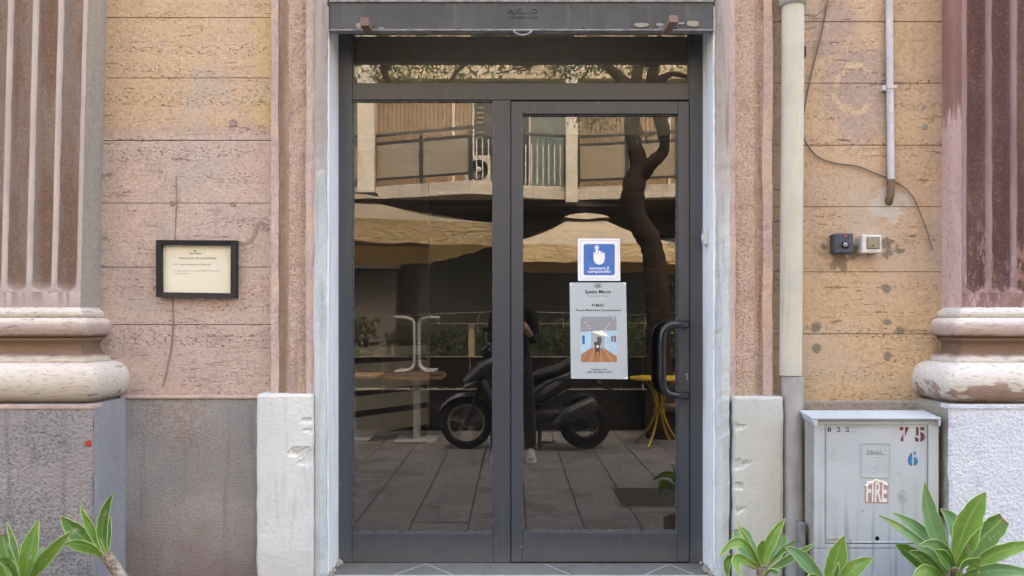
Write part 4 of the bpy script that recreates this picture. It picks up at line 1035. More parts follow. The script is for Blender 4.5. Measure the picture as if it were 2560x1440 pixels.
sk = thing('covered_socket', 'small white socket box with smoked flap on the ochre wall', 'socket', tuple(P(2176, 634, .12)))
part('case', MT['offwhite'], sk, (PX(2147, .12), PX(2205, .15), .101, .150, PZ(633, .14), PZ(587, .14)), bevel=.005)
part('gasket', MT['gasket'], sk, (PX(2167, .152), PX(2199, .152), .1504, .1525, PZ(622, .152), PZ(593, .152)), bevel=.001)
fl = part('flap', MT['smoke'], sk, (PX(2169, .154), PX(2197, .154), .1527, .155, PZ(620, .154), PZ(595, .154)), bevel=.001)
part('push', MT['gasket'], fl, (PX(2180, .155), PX(2186, .155), .1551, .1565, PZ(616, .155), PZ(612, .155)), bevel=.0005)

# ================================================================== electricity cabinet
cab = thing('electricity_cabinet', 'weathered grey fibreglass electricity cabinet with stencilled numbers beside the drainpipe', 'cabinet', (PX(2192, .37), -.25, 0))
QC = .33
def cbx(x0, x1, y0, y1, q0, q1): return (PX(x0, QC), PX(x1, QC), q0, q1, PZ(y1, QC), PZ(y0, QC))
part('body', MT['cab_dark'], cab, (PX(2036, QC), PX(2347, QC), .228, QC - .006, 0, PZ(1050, QC)), bevel=.004)
part('back_box', MT['cab_dark'], cab, (PX(2036, QC) + .06, PX(2347, QC) - .004, .127, .2275, 0, PZ(1054, QC)), bevel=.004)
part('front_frame', MT['cabinet'], cab, cbx(2036, 2347, 1048, 1062, QC - .006, QC), cbx(2036, 2062, 1062.2, 1370, QC - .006, QC), cbx(2321, 2347, 1062.2, 1370, QC - .006, QC), cbx(2062.2, 2320.8, 1361, 1370, QC - .006, QC), bevel=.0015)
part('lower_front', MT['cabinet'], cab, cbx(2036, 2347, 1372, 1660, QC - .006, QC - .001), bevel=.002)
door = part('cabinet_door', MT['cabinet'], cab, cbx(2064, 2319, 1064, 1359, QC - .008, QC - .003), bevel=.002)
x0, x1, y0, y1 = 2066, 2317, 1066, 1357
part('door_bead', MT['cabinet'], door, cbx(x0, x1, y0, y0 + 1.6, QC - .003, QC), cbx(x0, x1, y1 - 1.8, y1, QC - .003, QC + .001), cbx(x0, x0 + 1.6, y0 + 1.7, y1 - 1.9, QC - .003, QC), cbx(x1 - 1.6, x1, y0 + 1.7, y1 - 1.9, QC - .003, QC))
QD = QC - .003
ol = rrect(2153, 2227, 1107, 1194, 4); il = rrect(2155, 2225, 1109, 1192, 3)
m = MB(); n = len(ol); A0 = [P(x, y, QD + .0028) for x, y in ol + il]
m.add(A0, [(k, (k + 1) % n, (k + 1) % n + n, k + n) for k in range(n)])
ob = [Vector((p.x, -QD, p.z)) for p in A0]
m.add(A0[:n] + ob[:n], [(k, k + n, (k + 1) % n + n, (k + 1) % n) for k in range(n)]); m.add(A0[n:] + ob[n:], [(k, (k + 1) % n, (k + 1) % n + n, k + n) for k in range(n)])
m.build('logo_border', MT['cabinet'], door)
text('ENEL', 2190, 1129, 44, QD + .0002, MT['cabinet'], door, bold=.004, depth=.0026, height_px=13)
m = MB()                                            # embossed zig-zag emblem
for (a, b) in (((2196, 1141), (2190, 1150)), ((2190, 1150), (2197, 1153)), ((2197, 1153), (2184, 1166)), ((2184, 1166), (2196, 1168)), ((2196, 1168), (2182, 1182)), ((2188, 1158), (2180, 1170)), ((2198, 1160), (2190, 1180)), ((2184, 1142), (2198, 1142))):
    m.tube([P(a[0], a[1], QD + .0006), P(b[0], b[1], QD + .0006)], .0019, 6)
m.build('emblem', MT['cabinet'], door)
SQ = QD + .0006
for ch, x, gp in (('8', 2073.5, [0.0]), ('2', 2096.5, [0.02]), ('2', 2118.5, [0.02])): text(ch, x, 1073.5, 9, SQ, MT['st_navy'], door, bold=.045, height_px=13, gap=gp, gw=.0011)
text('7', 2261, 1086, 24, SQ, MT['st_red'], door, bold=.04, height_px=37, gap=[-.02])
text('5', 2300, 1086, 25, SQ, MT['st_brown'], door, bold=.05, height_px=38, gap=[-.06])
text('6', 2282, 1146, 26, SQ, MT['st_blue'], door, bold=.05, height_px=39, gap=[.02])
fs = flat('fire_sticker', [(2162.5, 1257.5), (2162, 1215), (2170, 1205), (2180, 1201), (2192, 1199.5), (2206, 1202), (2216, 1209), (2222, 1215), (2220.5, 1258.5)], SQ + .0003, MT['fire_pink'], door)
text('FIRE', 2192, 1229, 52, SQ + .0008, MT['fire_white'], door, bold=.02, height_px=52, rot=-.02)
r = random.Random(8); pts = [(2163 + k * 6.2, 1214 - 13 * math.sin(math.pi * k / 9.5) + r.uniform(-2, 2)) for k in range(10)]
m = MB(); vs = []
for (x, y) in pts: vs += [P(x, y - 2, SQ + .001), P(x, y + r.uniform(1, 4), SQ + .0035)]
m.add(vs, [(2 * k, 2 * k + 1, 2 * k + 3, 2 * k + 2) for k in range(len(pts) - 1)]); m.build('torn_edge', MT['paper_cream'], door)
MB().lathe([(.0085, 0), (.0085, -.001), (0, -.001)], P(2193, 1346, QD), 'Y', 18).build('lock_hole', MT['dark'], door)
part('name_plate', MT['cab_dark'], door, cbx(2068, 2107, 1346, 1356, QD, QD + .0015))
part('name_plate_rim', MT['cabinet'], door, cbx(2067, 2108, 1344, 1345.6, QD, QD + .002))
m = MB()                                            # faceted recess rims beside the door
for xc in (2049, 2334):
    pr = [(xc - 7, 1330), (xc - 7, 1342), (xc, 1349), (xc + 7, 1340), (xc + 7, 1328), (xc, 1320)]
    m.tube([P(x, y, QC) for x, y in pr + pr[:1]], .0016, 6)
m.build('recess_rim', MT['cabinet'], cab)
# sloping lid with turned-down ends
zf, zbk = PZ(1049, .345), PZ(1049, .345) + .014
xl0, xl1 = 1.168, PX(2352, .345)
m = MB(); m.add([(xl0, -.350, zf + .009), (xl1, -.350, zf + .009), (xl1, -.226, zbk + .009), (xl0, -.226, zbk + .009), (xl0, -.350, zf), (xl1, -.350, zf), (xl1, -.226, zbk), (xl0, -.226, zbk)],
                 [(0, 1, 2, 3), (7, 6, 5, 4), (0, 4, 5, 1), (1, 5, 6, 2), (2, 6, 7, 3), (3, 7, 4, 0)])
lid = m.build('lid', MT['cabinet'], cab, .003, 2)
for xa, s in ((xl0, 1), (xl1, -1)):
    m = MB(); m.add([(xa + s * .001, -.349, zf), (xa + s * .026 if s > 0 else xa - .012, -.349, zf), (xa + s * .022 if s > 0 else xa - .008, -.349, zf - .030), (xa + s * .008 if s > 0 else xa - .002, -.349, zf - .022),
                     (xa + s * .001, -.236, zbk), (xa + s * .026 if s > 0 else xa - .012, -.236, zbk), (xa + s * .022 if s > 0 else xa - .008, -.236, zbk - .03), (xa + s * .008 if s > 0 else xa - .002, -.236, zbk - .022)],
                    [(0, 1, 2, 3), (7, 6, 5, 4), (0, 4, 5, 1), (1, 5, 6, 2), (2, 6, 7, 3), (3, 7, 4, 0)])
    m.build('lid_end', MT['cabinet'], lid, .0015, 1)
part('side_plate', MT['galv'], cab, (1.152, 1.170, .235, .285, 0, PZ(1308, .28)), bevel=.003)

# ================================================================== potted agaves
def leaf_mesh(base, mid, tip, wpx, q, mat, parent, dq=(0.02, 0.05), roll=0.0, fold=0.28, trunc=1.0, edge=True):
    s = (D - q) / F; w = wpx * s / 2
    p0 = P(*base, q); p1 = P(*mid, q + dq[0]); p2 = P(*tip, q + dq[1])
    ctrl = p1 * 2 - (p0 + p2) * 0.5
    n = 18; c = bez(p0, ctrl, p2, n)
    vs = []; ev = []
    for i in range(n + 1):
        t = i / n
        T = (c[min(i + 1, n)] - c[max(i - 1, 0)]).normalized()
        N = Vector((0, -1, 0.35)); N.rotate(Quaternion(T, roll))
        S = T.cross(N)
        if S.length < 1e-4: S = T.orthogonal()
        S.normalize(); N2 = S.cross(T).normalized()
        if N2.y > 0: N2 = -N2
        k = t * trunc
        prof = (0.34 + 0.66 * math.sin(min(1, k / 0.52) * math.pi / 2)) if k < 0.52 else max(0.0, 1 - ((k - 0.52) / 0.48) ** 1.75)
        ww = w * prof * (1 + .05 * math.sin(i * .9 + base[0]) + .04 * math.sin(i * 2.1 + tip[1])) + 0.0006
        for a in (-1, -.5, 0, .5, 1):
            vs.append(c[i] + S * ww * a * (1 - .12 * abs(a)) + N2 * (ww * fold * (a * a - .5)))
    fs = [(i * 5 + k, i * 5 + k + 1, (i + 1) * 5 + k + 1, (i + 1) * 5 + k) for i in range(n) for k in range(4)]
    m = MB(); m.add(vs, fs, True)
    o = m.build('leaf', mat, parent, recalc=False)
    at = o.data.attributes.new('len', 'FLOAT', 'POINT')
    aw = o.data.attributes.new('wid', 'FLOAT', 'POINT')
    for i in range(len(vs)): at.data[i].value = (i // 5) / n; aw.data[i].value = (i % 5) / 2 - 1
    if edge and wpx > 11:
        e = MB()
        for side in (0, 4):
            e.tube([vs[i * 5 + side] for i in range(n + 1)], [.0013] * n + [.0005], 5, False)
        e.build('leaf_margin', MT['leaf_edge'], o, recalc=False)
    return o
def agave(name, label, base_px, q, leaves, stem_pts, potx, potr=0.15):
    b = P(base_px[0], base_px[1], q); zp = 0.27
    t = thing(name, label, 'plant', (potx, -q, 0), 'agaves potted along the wall')
    for L in leaves:
        kw = dict(L[5]) if len(L) > 5 else {}
        leaf_mesh(L[0], L[1], L[2], L[3], q, MT[L[4]], t, **kw)
    MB().tube(smooth_path([P(x, y, q) for x, y in stem_pts] + [Vector((potx, -q, zp - .03))], 5), [.021] * (5 * len(stem_pts)) + [.026], 12).build('stem', MT['stem'], t)
    pot = MB().lathe([(potr * .70, 0), (potr * .74, .01), (potr * .95, zp - .05), (potr * 1.06, zp - .048), (potr * 1.08, zp), (potr * .96, zp), (potr * .93, zp - .04), (0.01, zp - .04)], (potx, -q, 0.001), 'Z', 28).build('pot', MT['terracotta'], t)
    MB().lathe([(potr * .92, zp - .045), (potr * .6, zp - .032), (.01, zp - .028)], (potx, -q, 0.001), 'Z', 20).build('soil', MT['soil'], pot)
    return t
g1, g2, g3 = 'leaf1', 'leaf2', 'leaf3'
agave('agave', 'broad-leaved green agave at the left edge below the grey pedestal', (60, 1460), .62, [
    ((38, 1445), (14, 1380), (4, 1336), 62, g3, dict(dq=(-.03, -.05), trunc=.85)),
    ((50, 1420), (36, 1365), (17, 1304), 17, g2, dict(dq=(-.01, -.02), fold=.5)),
    ((78, 1440), (102, 1395), (119, 1368), 30, g2, dict(dq=(-.05, -.09), trunc=.8)),
    ((60, 1450), (72, 1385), (97, 1298), 50, g1, dict(dq=(.02, .0))),
    ((70, 1455), (118, 1392), (180, 1327), 34, g1, dict(dq=(.04, .06), roll=.4, fold=.5)),
    ((50, 1470), (36, 1425), (14, 1396), 58, g3, dict(dq=(.07, .12), trunc=.8, roll=-.3)),
    ((20, 1470), (-20, 1420), (-50, 1400), 50, g1, dict(dq=(.03, .05)))], [(60, 1455), (62, 1500)], PX(62, .62))
agave('agave', 'small agave on a leaning papery stem beside the left pedestal', (265, 1390), .58, [
    ((262, 1386), (198, 1338), (152, 1290), 46, g3, dict(dq=(-.02, -.03))),
    ((262, 1384), (228, 1325), (201, 1265), 22, g1, dict(dq=(.0, .0), fold=.45)),
    ((266, 1386), (256, 1312), (284, 1230), 28, g3, dict(dq=(.0, .0), roll=.35, fold=.4)),
    ((268, 1384), (271, 1340), (276, 1290), 16, g2, dict(dq=(-.02, -.03))),
    ((260, 1394), (212, 1366), (156, 1361), 36, g1, dict(dq=(.05, .09), roll=-.5))], [(263, 1384), (276, 1402), (296, 1432), (318, 1470)], PX(330, .58), .13)
agave('agave', 'small arching agave in front of the plastered foot right of the door', (1905, 1418), .55, [
    ((1893, 1412), (1864, 1362), (1845, 1322), 54, g2, dict(dq=(-.04, -.07), trunc=.82)),
    ((1915, 1412), (1946, 1372), (1956, 1335), 36, g2, dict(dq=(-.03, -.05), trunc=.9)),
    ((1925, 1424), (1975, 1396), (2037, 1358), 24, g2, dict(dq=(-.01, -.02), roll=.4)),
    ((1890, 1406), (1848, 1356), (1797, 1394), 25, g1, dict(dq=(.03, .07))),
    ((1900, 1418), (1876, 1372), (1842, 1304), 13, g1, dict(dq=(.01, .0), fold=.5)),
    ((1910, 1414), (1928, 1352), (1963, 1296), 30, g1, dict(dq=(-.01, -.02))),
    ((1906, 1412), (1900, 1380), (1909, 1353), 24, g1, dict(dq=(.03, .06), trunc=.85, roll=.2)),
    ((1916, 1420), (1962, 1372), (1998, 1352), 10, g3, dict(dq=(.03, .05))),
    ((1893, 1418), (1842, 1398), (1856, 1446), 26, g1, dict(dq=(.07, .12))),
    ((1888, 1420), (1826, 1398), (1822, 1452), 24, g3, dict(dq=(.03, .05))),
    ((1905, 1450), (1925, 1430), (1952, 1432), 26, g2, dict(dq=(.08, .12), roll=.8))], [(1905, 1420), (1908, 1470)], PX(1912, .55), .13)
agave('agave', 'pale green agave cut by the lower edge in front of the grey cabinet', (2075, 1470), .60, [
    ((2066, 1475), (2014, 1406), (1962, 1368), 42, g2, dict(dq=(.02, .04), roll=.2)),
    ((2082, 1480), (2088, 1412), (2111, 1338), 58, g1, dict(dq=(.0, .0))),
    ((2084, 1470), (2090, 1435), (2098, 1405), 12, g2, dict(dq=(.04, .05))),
    ((2092, 1470), (2132, 1424), (2184, 1396), 40, g1, dict(dq=(.03, .05), roll=-.3)),
    ((2076, 1490), (2040, 1455), (2010, 1450), 36, g3, dict(dq=(.06, .1)))], [(2078, 1475), (2080, 1510)], PX(2080, .60), .14)
agave('agave', 'largest agave, long spreading leaves in front of the whitewashed pedestal', (2385, 1420), .58, [
    ((2395, 1410), (2392, 1325), (2350, 1272), 50, g2, dict(dq=(-.06, -.09))),
    ((2400, 1412), (2452, 1352), (2510, 1296), 66, g3, dict(dq=(-.02, -.04), trunc=.84)),
    ((2372, 1420), (2314, 1340), (2230, 1281), 38, g2, dict(dq=(-.01, -.02), roll=.3)),
    ((2370, 1432), (2292, 1352), (2194, 1286), 28, g2, dict(dq=(.03, .05), roll=.2)),
    ((2345, 1445), (2286, 1392), (2238, 1362), 44, g3, dict(dq=(-.02, -.03))),
    ((2368, 1450), (2318, 1400), (2272, 1380), 30, g3, dict(dq=(.03, .04))),
    ((2382, 1416), (2332, 1312), (2312, 1206), 50, g2, dict(dq=(.01, .0))),
    ((2388, 1414), (2418, 1312), (2465, 1230), 68, g1, dict(dq=(.02, .02))),
    ((2390, 1420), (2420, 1372), (2452, 1318), 28, g1, dict(dq=(.06, .07), fold=.6)),
    ((2384, 1418), (2348, 1366), (2296, 1364), 30, g2, dict(dq=(.07, .12), roll=-.4)),
    ((2378, 1422), (2362, 1398), (2336, 1374), 40, g3, dict(dq=(.06, .09))),
    ((2420, 1430), (2496, 1382), (2600, 1358), 38, g1, dict(dq=(.04, .06))),
    ((2400, 1450), (2490, 1426), (2600, 1440), 34, g2, dict(dq=(.08, .12))),
    ((2386, 1450), (2414, 1420), (2450, 1412), 52, g3, dict(dq=(.12, .16), trunc=.8, roll=.5)),
    ((2360, 1455), (2318, 1428), (2282, 1446), 34, g1, dict(dq=(.10, .15)))], [(2390, 1425), (2392, 1480)], PX(2392, .58), .17)

# ================================================================== the street behind the camera, seen in the glass
def leaf_cloud(name, mat, parent, pts, size, r, flat_=0.35, asp=0.28):
    m = MB()
    for p in pts:
        L = size * r.uniform(.6, 1.25); d = Vector((r.gauss(0, 1), r.gauss(0, 1), r.gauss(-.35, .8))).normalized()
        s = d.orthogonal().normalized(); s.rotate(Quaternion(d, r.uniform(0, 6.28))); s *= L * asp * .5; u = d.cross(s).normalized() * L * .05
        m.add([p, p + d * L * .45 + s - u, p + d * L, p + d * L * .45 - s - u], [(0, 1, 2), (0, 2, 3)])
    return m.build(name, mat, parent, recalc=False)

# ---- opposite building
ob = thing('apartment_block', 'tan clad apartment block with balconies across the street, mirrored in the door', 'building', (0, -12, 0))
MT['cream'] = rough_render('cream_render', lin(192, 178, 152), lin(182, 166, 140), lin(150, 132, 106), 20, .006, .4)
MT['clad'] = rough_render('tan_ribbed_cladding', lin(138, 119, 94), lin(126, 107, 84), lin(98, 80, 62), 8, .003, .3, vert=True, dk=.25, stain=lin(160, 122, 88))
MT['shutg'] = plain('grey_green_shutter', lin(98, 108, 100), .6, .3)
MT['balc'] = rough_render('stained_white_concrete', lin(186, 178, 164), lin(170, 160, 146), lin(110, 98, 84), 18, .008, .5, dk=.5, stain=lin(100, 90, 78))
MT['pillar'] = rough_render('white_pillar_paint', lin(190, 182, 168), lin(180, 172, 156), lin(160, 148, 130), 18, .004, .3, dk=.2)
MT['iron'] = plain('dark_iron_rail', (.02, .02, .02), .5, .4)
MT['brown'] = plain('dark_brown_soffit', (.055, .042, .032), .8, .2)
MT['olive'] = plain('olive_fascia', (.085, .078, .058), .7, .2)
MT['shopdark'] = plain('dark_shopfront', (.022, .022, .019), .5, .3)
MT['rail_white'] = plain('white_baluster', (.55, .53, .5), .5, .3)
MT['frost'] = plain('frosted_balcony_panel', lin(138, 126, 106), .35, .4)
QB = 12.0
mz = lambda y, q: M(0, y, q).z
mx = lambda x, q: M(x, 0, q).x
ZSL, ZSU = 3.62, 3.86                    # balcony slab
part('ground_floor_wall', MT['shopdark'], ob, (-16, 16, 12.6, 12.9, 0, ZSL + .3))  # shade under the balcony overhang is put into its dark colour
part('upper_wall', MT['cream'], ob, (-16, 16, QB + .02, 12.9, ZSL + .3, 12.5))
part('parapet', MT['cream'], ob, (-16, 16, QB - .15, 13.0, 12.5, 13.0), bevel=.03)
def cladding(x0, x1, z0, z1, pitch=.085):
    n = int((x1 - x0) / pitch); rows = []
    for z in (z0, z1):
        rg = []
        for k in range(n):
            x = x0 + k * pitch
            rg += [Vector((x, -(QB - .012), z)), Vector((x + pitch * .12, -(QB - .03), z)), Vector((x + pitch * .88, -(QB - .03), z))]
        rg.append(Vector((x1, -(QB - .012), z))); rows.append(rg)
    MB().loft(rows, False, False, False).build('cladding_panel', MT['clad'], ob)
ZT2 = 6.15
def storey(dz):
    for (a, b) in ((938, 1130), (1139, 1181), (1446, 1668), (1676, 1900), (640, 860), (400, 620)):
        cladding(mx(a, QB), mx(b, QB), ZSL + .3 + dz, ZT2 + dz)
    for (a, b) in ((1130.5, 1138.5), (1181.5, 1186), (1668.5, 1675.5), (1322, 1326)):
        part('white_mullion', MT['pillar'], ob, (mx(a, QB), mx(b, QB), QB - .08, QB, ZSL + .3 + dz, ZT2 + dz))
    for (a, b) in ((1327, 1412), (864, 892), (1910, 2000)):
        part('roller_blind', MT['shutg'], ob, (mx(a, QB), mx(b, QB), QB - .03, QB, ZSL + .3 + dz, ZT2 + dz))
    w = part('window', MT['shopdark'], ob, (mx(1187, QB), mx(1321, QB), QB - .02, QB, ZSL + .3 + dz, ZT2 + dz))
    for k in range(7):
        part('blind_slat', MT['frost'], w, (mx(1193, QB), mx(1208, QB), QB - .05, QB - .03, 5.62 + dz - k * .10, 5.645 + dz - k * .10))
storey(0); storey(3.3)
part('string_course', MT['cream'], ob, (-16, 16, QB - .20, QB, ZT2 + .02, ZT2 + .28), bevel=.02)
# cranked balcony: plan as (photo column, q)
plan = [(700, 11.3), (935, 10.98), (1176, 10.32), (1236, 10.48), (1300, 10.80), (1415, 10.98), (1446, 11.05), (1695, 10.66), (1960, 10.3)]
PL = [Vector((mx(x, q), -q, 0)) for x, q in plan]
m = MB(); n = len(PL)
bk = [Vector((p.x, -12.0, 0)) for p in PL]
for i in range(n - 1):
    a, b, c, d = PL[i], PL[i + 1], bk[i + 1], bk[i]
    lo, hi = Vector((0, 0, ZSL)), Vector((0, 0, ZSU))
    m.add([a + lo, b + lo, c + lo, d + lo, a + hi, b + hi, c + hi, d + hi], [(0, 1, 2, 3), (7, 6, 5, 4), (0, 4, 5, 1)])
m.build('balcony_slab', MT['balc'], ob)
part('soffit', MT['brown'], ob, (-16, 16, 11.05, 12.6, ZSL - .12, ZSL - .003))  # shade below the slab painted as a dark brown underside
def seg_bar(a, b, z0, z1, th, nm, mat, out=0.0):
    t = (b - a).normalized(); nrm = Vector((-t.y, t.x, 0)); 
    if nrm.y < 0: nrm = -nrm
    A, B = a + nrm * out, b + nrm * out; vs = []
    for z in (z0, z1):
        for p, s in ((A, -th), (B, -th), (B, th), (A, th)): vs.append(p + nrm * s + Vector((0, 0, z)))
    return MB().add(vs, [(0, 1, 2, 3), (4, 7, 6, 5), (0, 4, 5, 1), (1, 5, 6, 2), (2, 6, 7, 3), (3, 7, 4, 0)]).build(nm, mat, ob)
ZR = 4.86
for i in range(n - 1):
    a, b = PL[i], PL[i + 1]
    seg_bar(a, b, ZR - .05, ZR, .025, 'hand_rail', MT['iron'], -.05)
    t = (b - a).normalized(); L = (b - a).length
    for k in range(2):
        p = a + t * (0.02 if k == 0 else L - .02)
        MB().box(p.x - .018, p.x + .018, -p.y + .03, -p.y + .066, ZSU, ZR - .05).build('rail_post', MT['iron'], ob)
    if i in (3, 4, 2) or L < .6:
        kx = max(3, int(L / .11))
        for k in range(1, kx):
            p = a + t * (L * k / kx)
            MB().box(p.x - .009, p.x + .009, -p.y + .03, -p.y + .048, ZSU + .03, ZR - .22).build('baluster', MT['rail_white'], ob)
    else:
        np_ = 2 if L > 1.2 else 1
        for k in range(np_):
            p0, p1 = a + t * (L * k / np_ + .03), a + t * (L * (k + 1) / np_ - .005)
            seg_bar(p0, p1, ZSU + .16, ZR - .20, .006, 'balcony_panel', MT['frost'], -.05)
            seg_bar(p0, p1, ZR - .20, ZR - .16, .016, 'panel_rail', MT['iron'], -.05)
            seg_bar(p0, p1, ZSU + .12, ZSU + .16, .016, 'panel_rail', MT['iron'], -.05)
            MB().box(p1.x - .035, p1.x + .035, -p1.y + .03, -p1.y + .066, ZSU, ZR - .05).build('rail_post', MT['iron'], ob)
for (x0, x1, q) in ((893, 936, 10.85), (1415, 1444, 10.83), (1985, 2010, 10.2), (600, 640, 11.2)):
    part('pillar', MT['pillar'], ob, (mx(x0, q), mx(x1, q), q, q + .28, ZSL - .08, 12.5), bevel=.01)
# shopfront under the balcony
part('fascia', MT['olive'], ob, (-16, 16, 12.1, 12.5, 3.05, ZSL - .13), bevel=.02)
for z in (3.12, 3.24, 3.36): part('fascia_rib', MT['olive'], ob, (-16, 16, 12.02, 12.098, z, z + .05), bevel=.01)
part('beige_wall', MT['cream'], ob, (mx(1368, 12.3), mx(1456, 12.3), 12.2, 12.598, 2.62, 3.04))
part('beige_wall', MT['cream'], ob, (mx(1800, 12.3), mx(1900, 12.3), 12.2, 12.598, 0, 3.04))
for (x0, x1) in ((1180, 1366), (1620, 1790)):
    MB().tube([Vector((mx(x0, 12.1), -12.0, 2.92)), Vector((mx(x1, 12.1), -12.0, 2.92))], .075, 12).build('awning_roller', MT['rail_white'], ob)
part('signboard', MT['brown'], ob, (mx(700, 11.6), mx(1000, 11.6), 11.6, 11.75, 2.35, 3.2), bevel=.01)
part('shop_wall', plain('grey_brown_shop_wall', (.10, .085, .07), .8, .2), ob, (mx(700, 12), mx(985, 12), 12.2, 12.597, 0, 2.34))
part('shop_panel', plain('dark_olive_panel', (.04, .04, .03), .7, .2), ob, (mx(1040, 12), mx(1235, 12), 12.3, 12.596, 0, 2.9))
# air conditioner on the balcony
ac = thing('air_conditioner', 'white air conditioner with round fan standing on the mirrored balcony', 'air conditioner', (-.68, -11.2, ZSU))
part('case', MT['pillar'], ac, (-.94, -.43, 11.0, 11.32, ZSU + .06, ZSU + .60), bevel=.015)
MB().lathe([(.19, -.0), (.19, .012), (.17, .014), (.165, .004), (0, .004)], (-.66, -11.0, ZSU + .33), 'Y', 24).build('fan_grille', MT['iron'], ac)
MB().lathe([(.055, .014), (.05, .03), (0, .032)], (-.66, -11.0, ZSU + .33), 'Y', 16).build('fan_hub', MT['rail_white'], ac)
for x in (-.88, -.50): part('foot', MT['iron'], ac, (x, x + .05, 11.02, 11.3, ZSU + .001, ZSU + .06))
# black signboard lamp high on the left
fl2 = thing('floodlight_bar', 'black floodlight housing above the mirrored left parasol', 'lamp', tuple(M(915, 500, 9.6)))
c = M(905, 492, 9.6)
part('housing', MT['black'], fl2, (c.x - .6, c.x + .25, 9.55, 9.8, c.z - .08, c.z + .08), bevel=.02)
part('stay', MT['iron'], fl2, (c.x + .10, c.x + .14, 9.8, 12.1, c.z - .02, c.z + .02))

# ---- parasols
MT['canvas'] = leaf_mat('backlit_canvas_valance', lin(236, 212, 164), lin(230, 204, 154), trans=0.3)  # backlit glow put into a warmer, brighter cloth colour
MT['canopy'] = plain('skylit_canvas_top', lin(160, 149, 128), .8, .2, sc=5)  # same cloth, painted greyer as under plain sky light
def recolor_canvas():
    nt = MT['canvas'].node_tree
    for nd in nt.nodes:
        if nd.type == 'BSDF_TRANSLUCENT':
            for l in list(nd.inputs['Color'].links): nt.links.remove(l)
            nd.inputs['Color'].default_value = lin(222, 190, 120)
recolor_canvas()
def wrinkles(mt):
    nt = mt.node_tree; b_ = nt.nodes['Principled BSDF']; g_ = nt.nodes.new('ShaderNodeNewGeometry'); mp = nt.nodes.new('ShaderNodeMapping'); mp.inputs['Scale'].default_value = (2.2, 2.2, 5); mp.inputs['Rotation'].default_value = (.2, .5, .3)
    nz = nt.nodes.new('ShaderNodeTexNoise'); nz.inputs['Scale'].default_value = 2.2; nz.inputs['Detail'].default_value = 3; nz.inputs['Distortion'].default_value = 1.2; bp = nt.nodes.new('ShaderNodeBump'); bp.inputs['Strength'].default_value = .7; bp.inputs['Distance'].default_value = .05
    nt.links.new(g_.outputs['Position'], mp.inputs[0]); nt.links.new(mp.outputs[0], nz.inputs['Vector']); nt.links.new(nz.outputs[0], bp.inputs['Height']); nt.links.new(bp.outputs[0], b_.inputs['Normal'])
wrinkles(MT['canvas']); wrinkles(MT['canopy'])
MT['wood'] = plain('varnished_pole_wood', (.16, .09, .045), .5, .3, sc=30)
def parasol(label, cx, cq, size, ze, rise, rot, seed):
    t = thing('parasol', label, 'parasol', (cx, -cq, 0), 'cream parasols over the cafe terrace')
    h = size / 2; r = random.Random(seed); N = 12
    def loc(u, v, z):
        c_, s_ = math.cos(rot), math.sin(rot)
        return Vector((cx + u * c_ - v * s_, -cq + u * s_ + v * c_, z))
    m = MB(); rings = []
    for k in range(7):
        f = 1 - k / 6 * .84; rg = []
        for e in range(4):
            for j in range(N):
                s = j / N * 2 - 1
                u, v = [(s, -1), (1, s), (-s, 1), (-1, -s)][e]
                sag = .018 * (1 - s * s) * f + .05 * math.sin(math.pi * k / 6)
                rg.append(loc(u * h * f, v * h * f, ze + rise * (1 - f) - sag))
        rings.append(rg)
    m.loft(rings, True, False, True); can = m.build('canopy', MT['canopy'], t)
    m = MB(); low = []
    for j, p in enumerate(rings[0]):
        k = (j % N) / N
        d = (p - Vector((cx, -cq, p.z))).normalized()
        low.append(p + d * (.012 * math.sin(j * 1.9) + r.gauss(0, .008)) + Vector((0, 0, -.26 + .012 * math.sin(j * 2.3))))
    mid = [(a + b) / 2 + Vector((r.gauss(0, .006), r.gauss(0, .006), 0)) for a, b in zip(rings[0], low)]
    m.loft([rings[0], mid, low], True, False, True); m.build('valance', MT['canvas'], can)
    m = MB(); rr_ = []
    for f, dz in ((.30, .02), (.22, .085), (.10, .13), (.01, .15)):
        rr_.append([loc(u * h * f, v * h * f, ze + rise * .74 + dz + (.02 * math.sin(i * 1.7) if f == .30 else 0)) for i, (u, v) in enumerate([(-1, -1), (-.5, -1), (0, -1), (.5, -1), (1, -1), (1, -.5), (1, 0), (1, .5), (1, 1), (.5, 1), (0, 1), (-.5, 1), (-1, 1), (-1, .5), (-1, 0), (-1, -.5)])])
    m.loft(rr_, True, False, True); m.build('vent_cap', MT['canopy'], can)
    MB().tube([Vector((cx, -cq, .1)), Vector((cx, -cq, ze + rise))], .028, 12).build('pole', MT['wood'], t)
    for k in range(8):
        a = [(-1, -1), (0, -1), (1, -1), (1, 0), (1, 1), (0, 1), (-1, 1), (-1, 0)][k]
        MB().tube([Vector((cx, -cq, ze + rise * .88)), loc(a[0] * h * .98, a[1] * h * .98, ze - (.075 if 0 in a else .02))], .011, 6).build('rib', MT['wood'], t)
    MB().lathe([(.26, 0), (.26, .05), (.20, .08), (.04, .09), (.035, .30), (0, .30)], (cx, -cq, .001 if cq < 6.4 else -.14), 'Z', 20).build('base', MT['kerb'], t)
    return t
parasol('cream parasol mirrored in the left pane, nearest the door', -2.17, 6.25, 3.0, 2.44, .46, -.384, 1)
parasol('cream parasol mirrored in the right pane, behind the bell sticker', 1.16, 8.85, 2.4, 2.44, .62, .02, 2)
parasol('cream parasol mirrored at the right edge of the door, behind the tree trunk', 3.65, 9.4, 2.5, 2.44, .5, .05, 3)

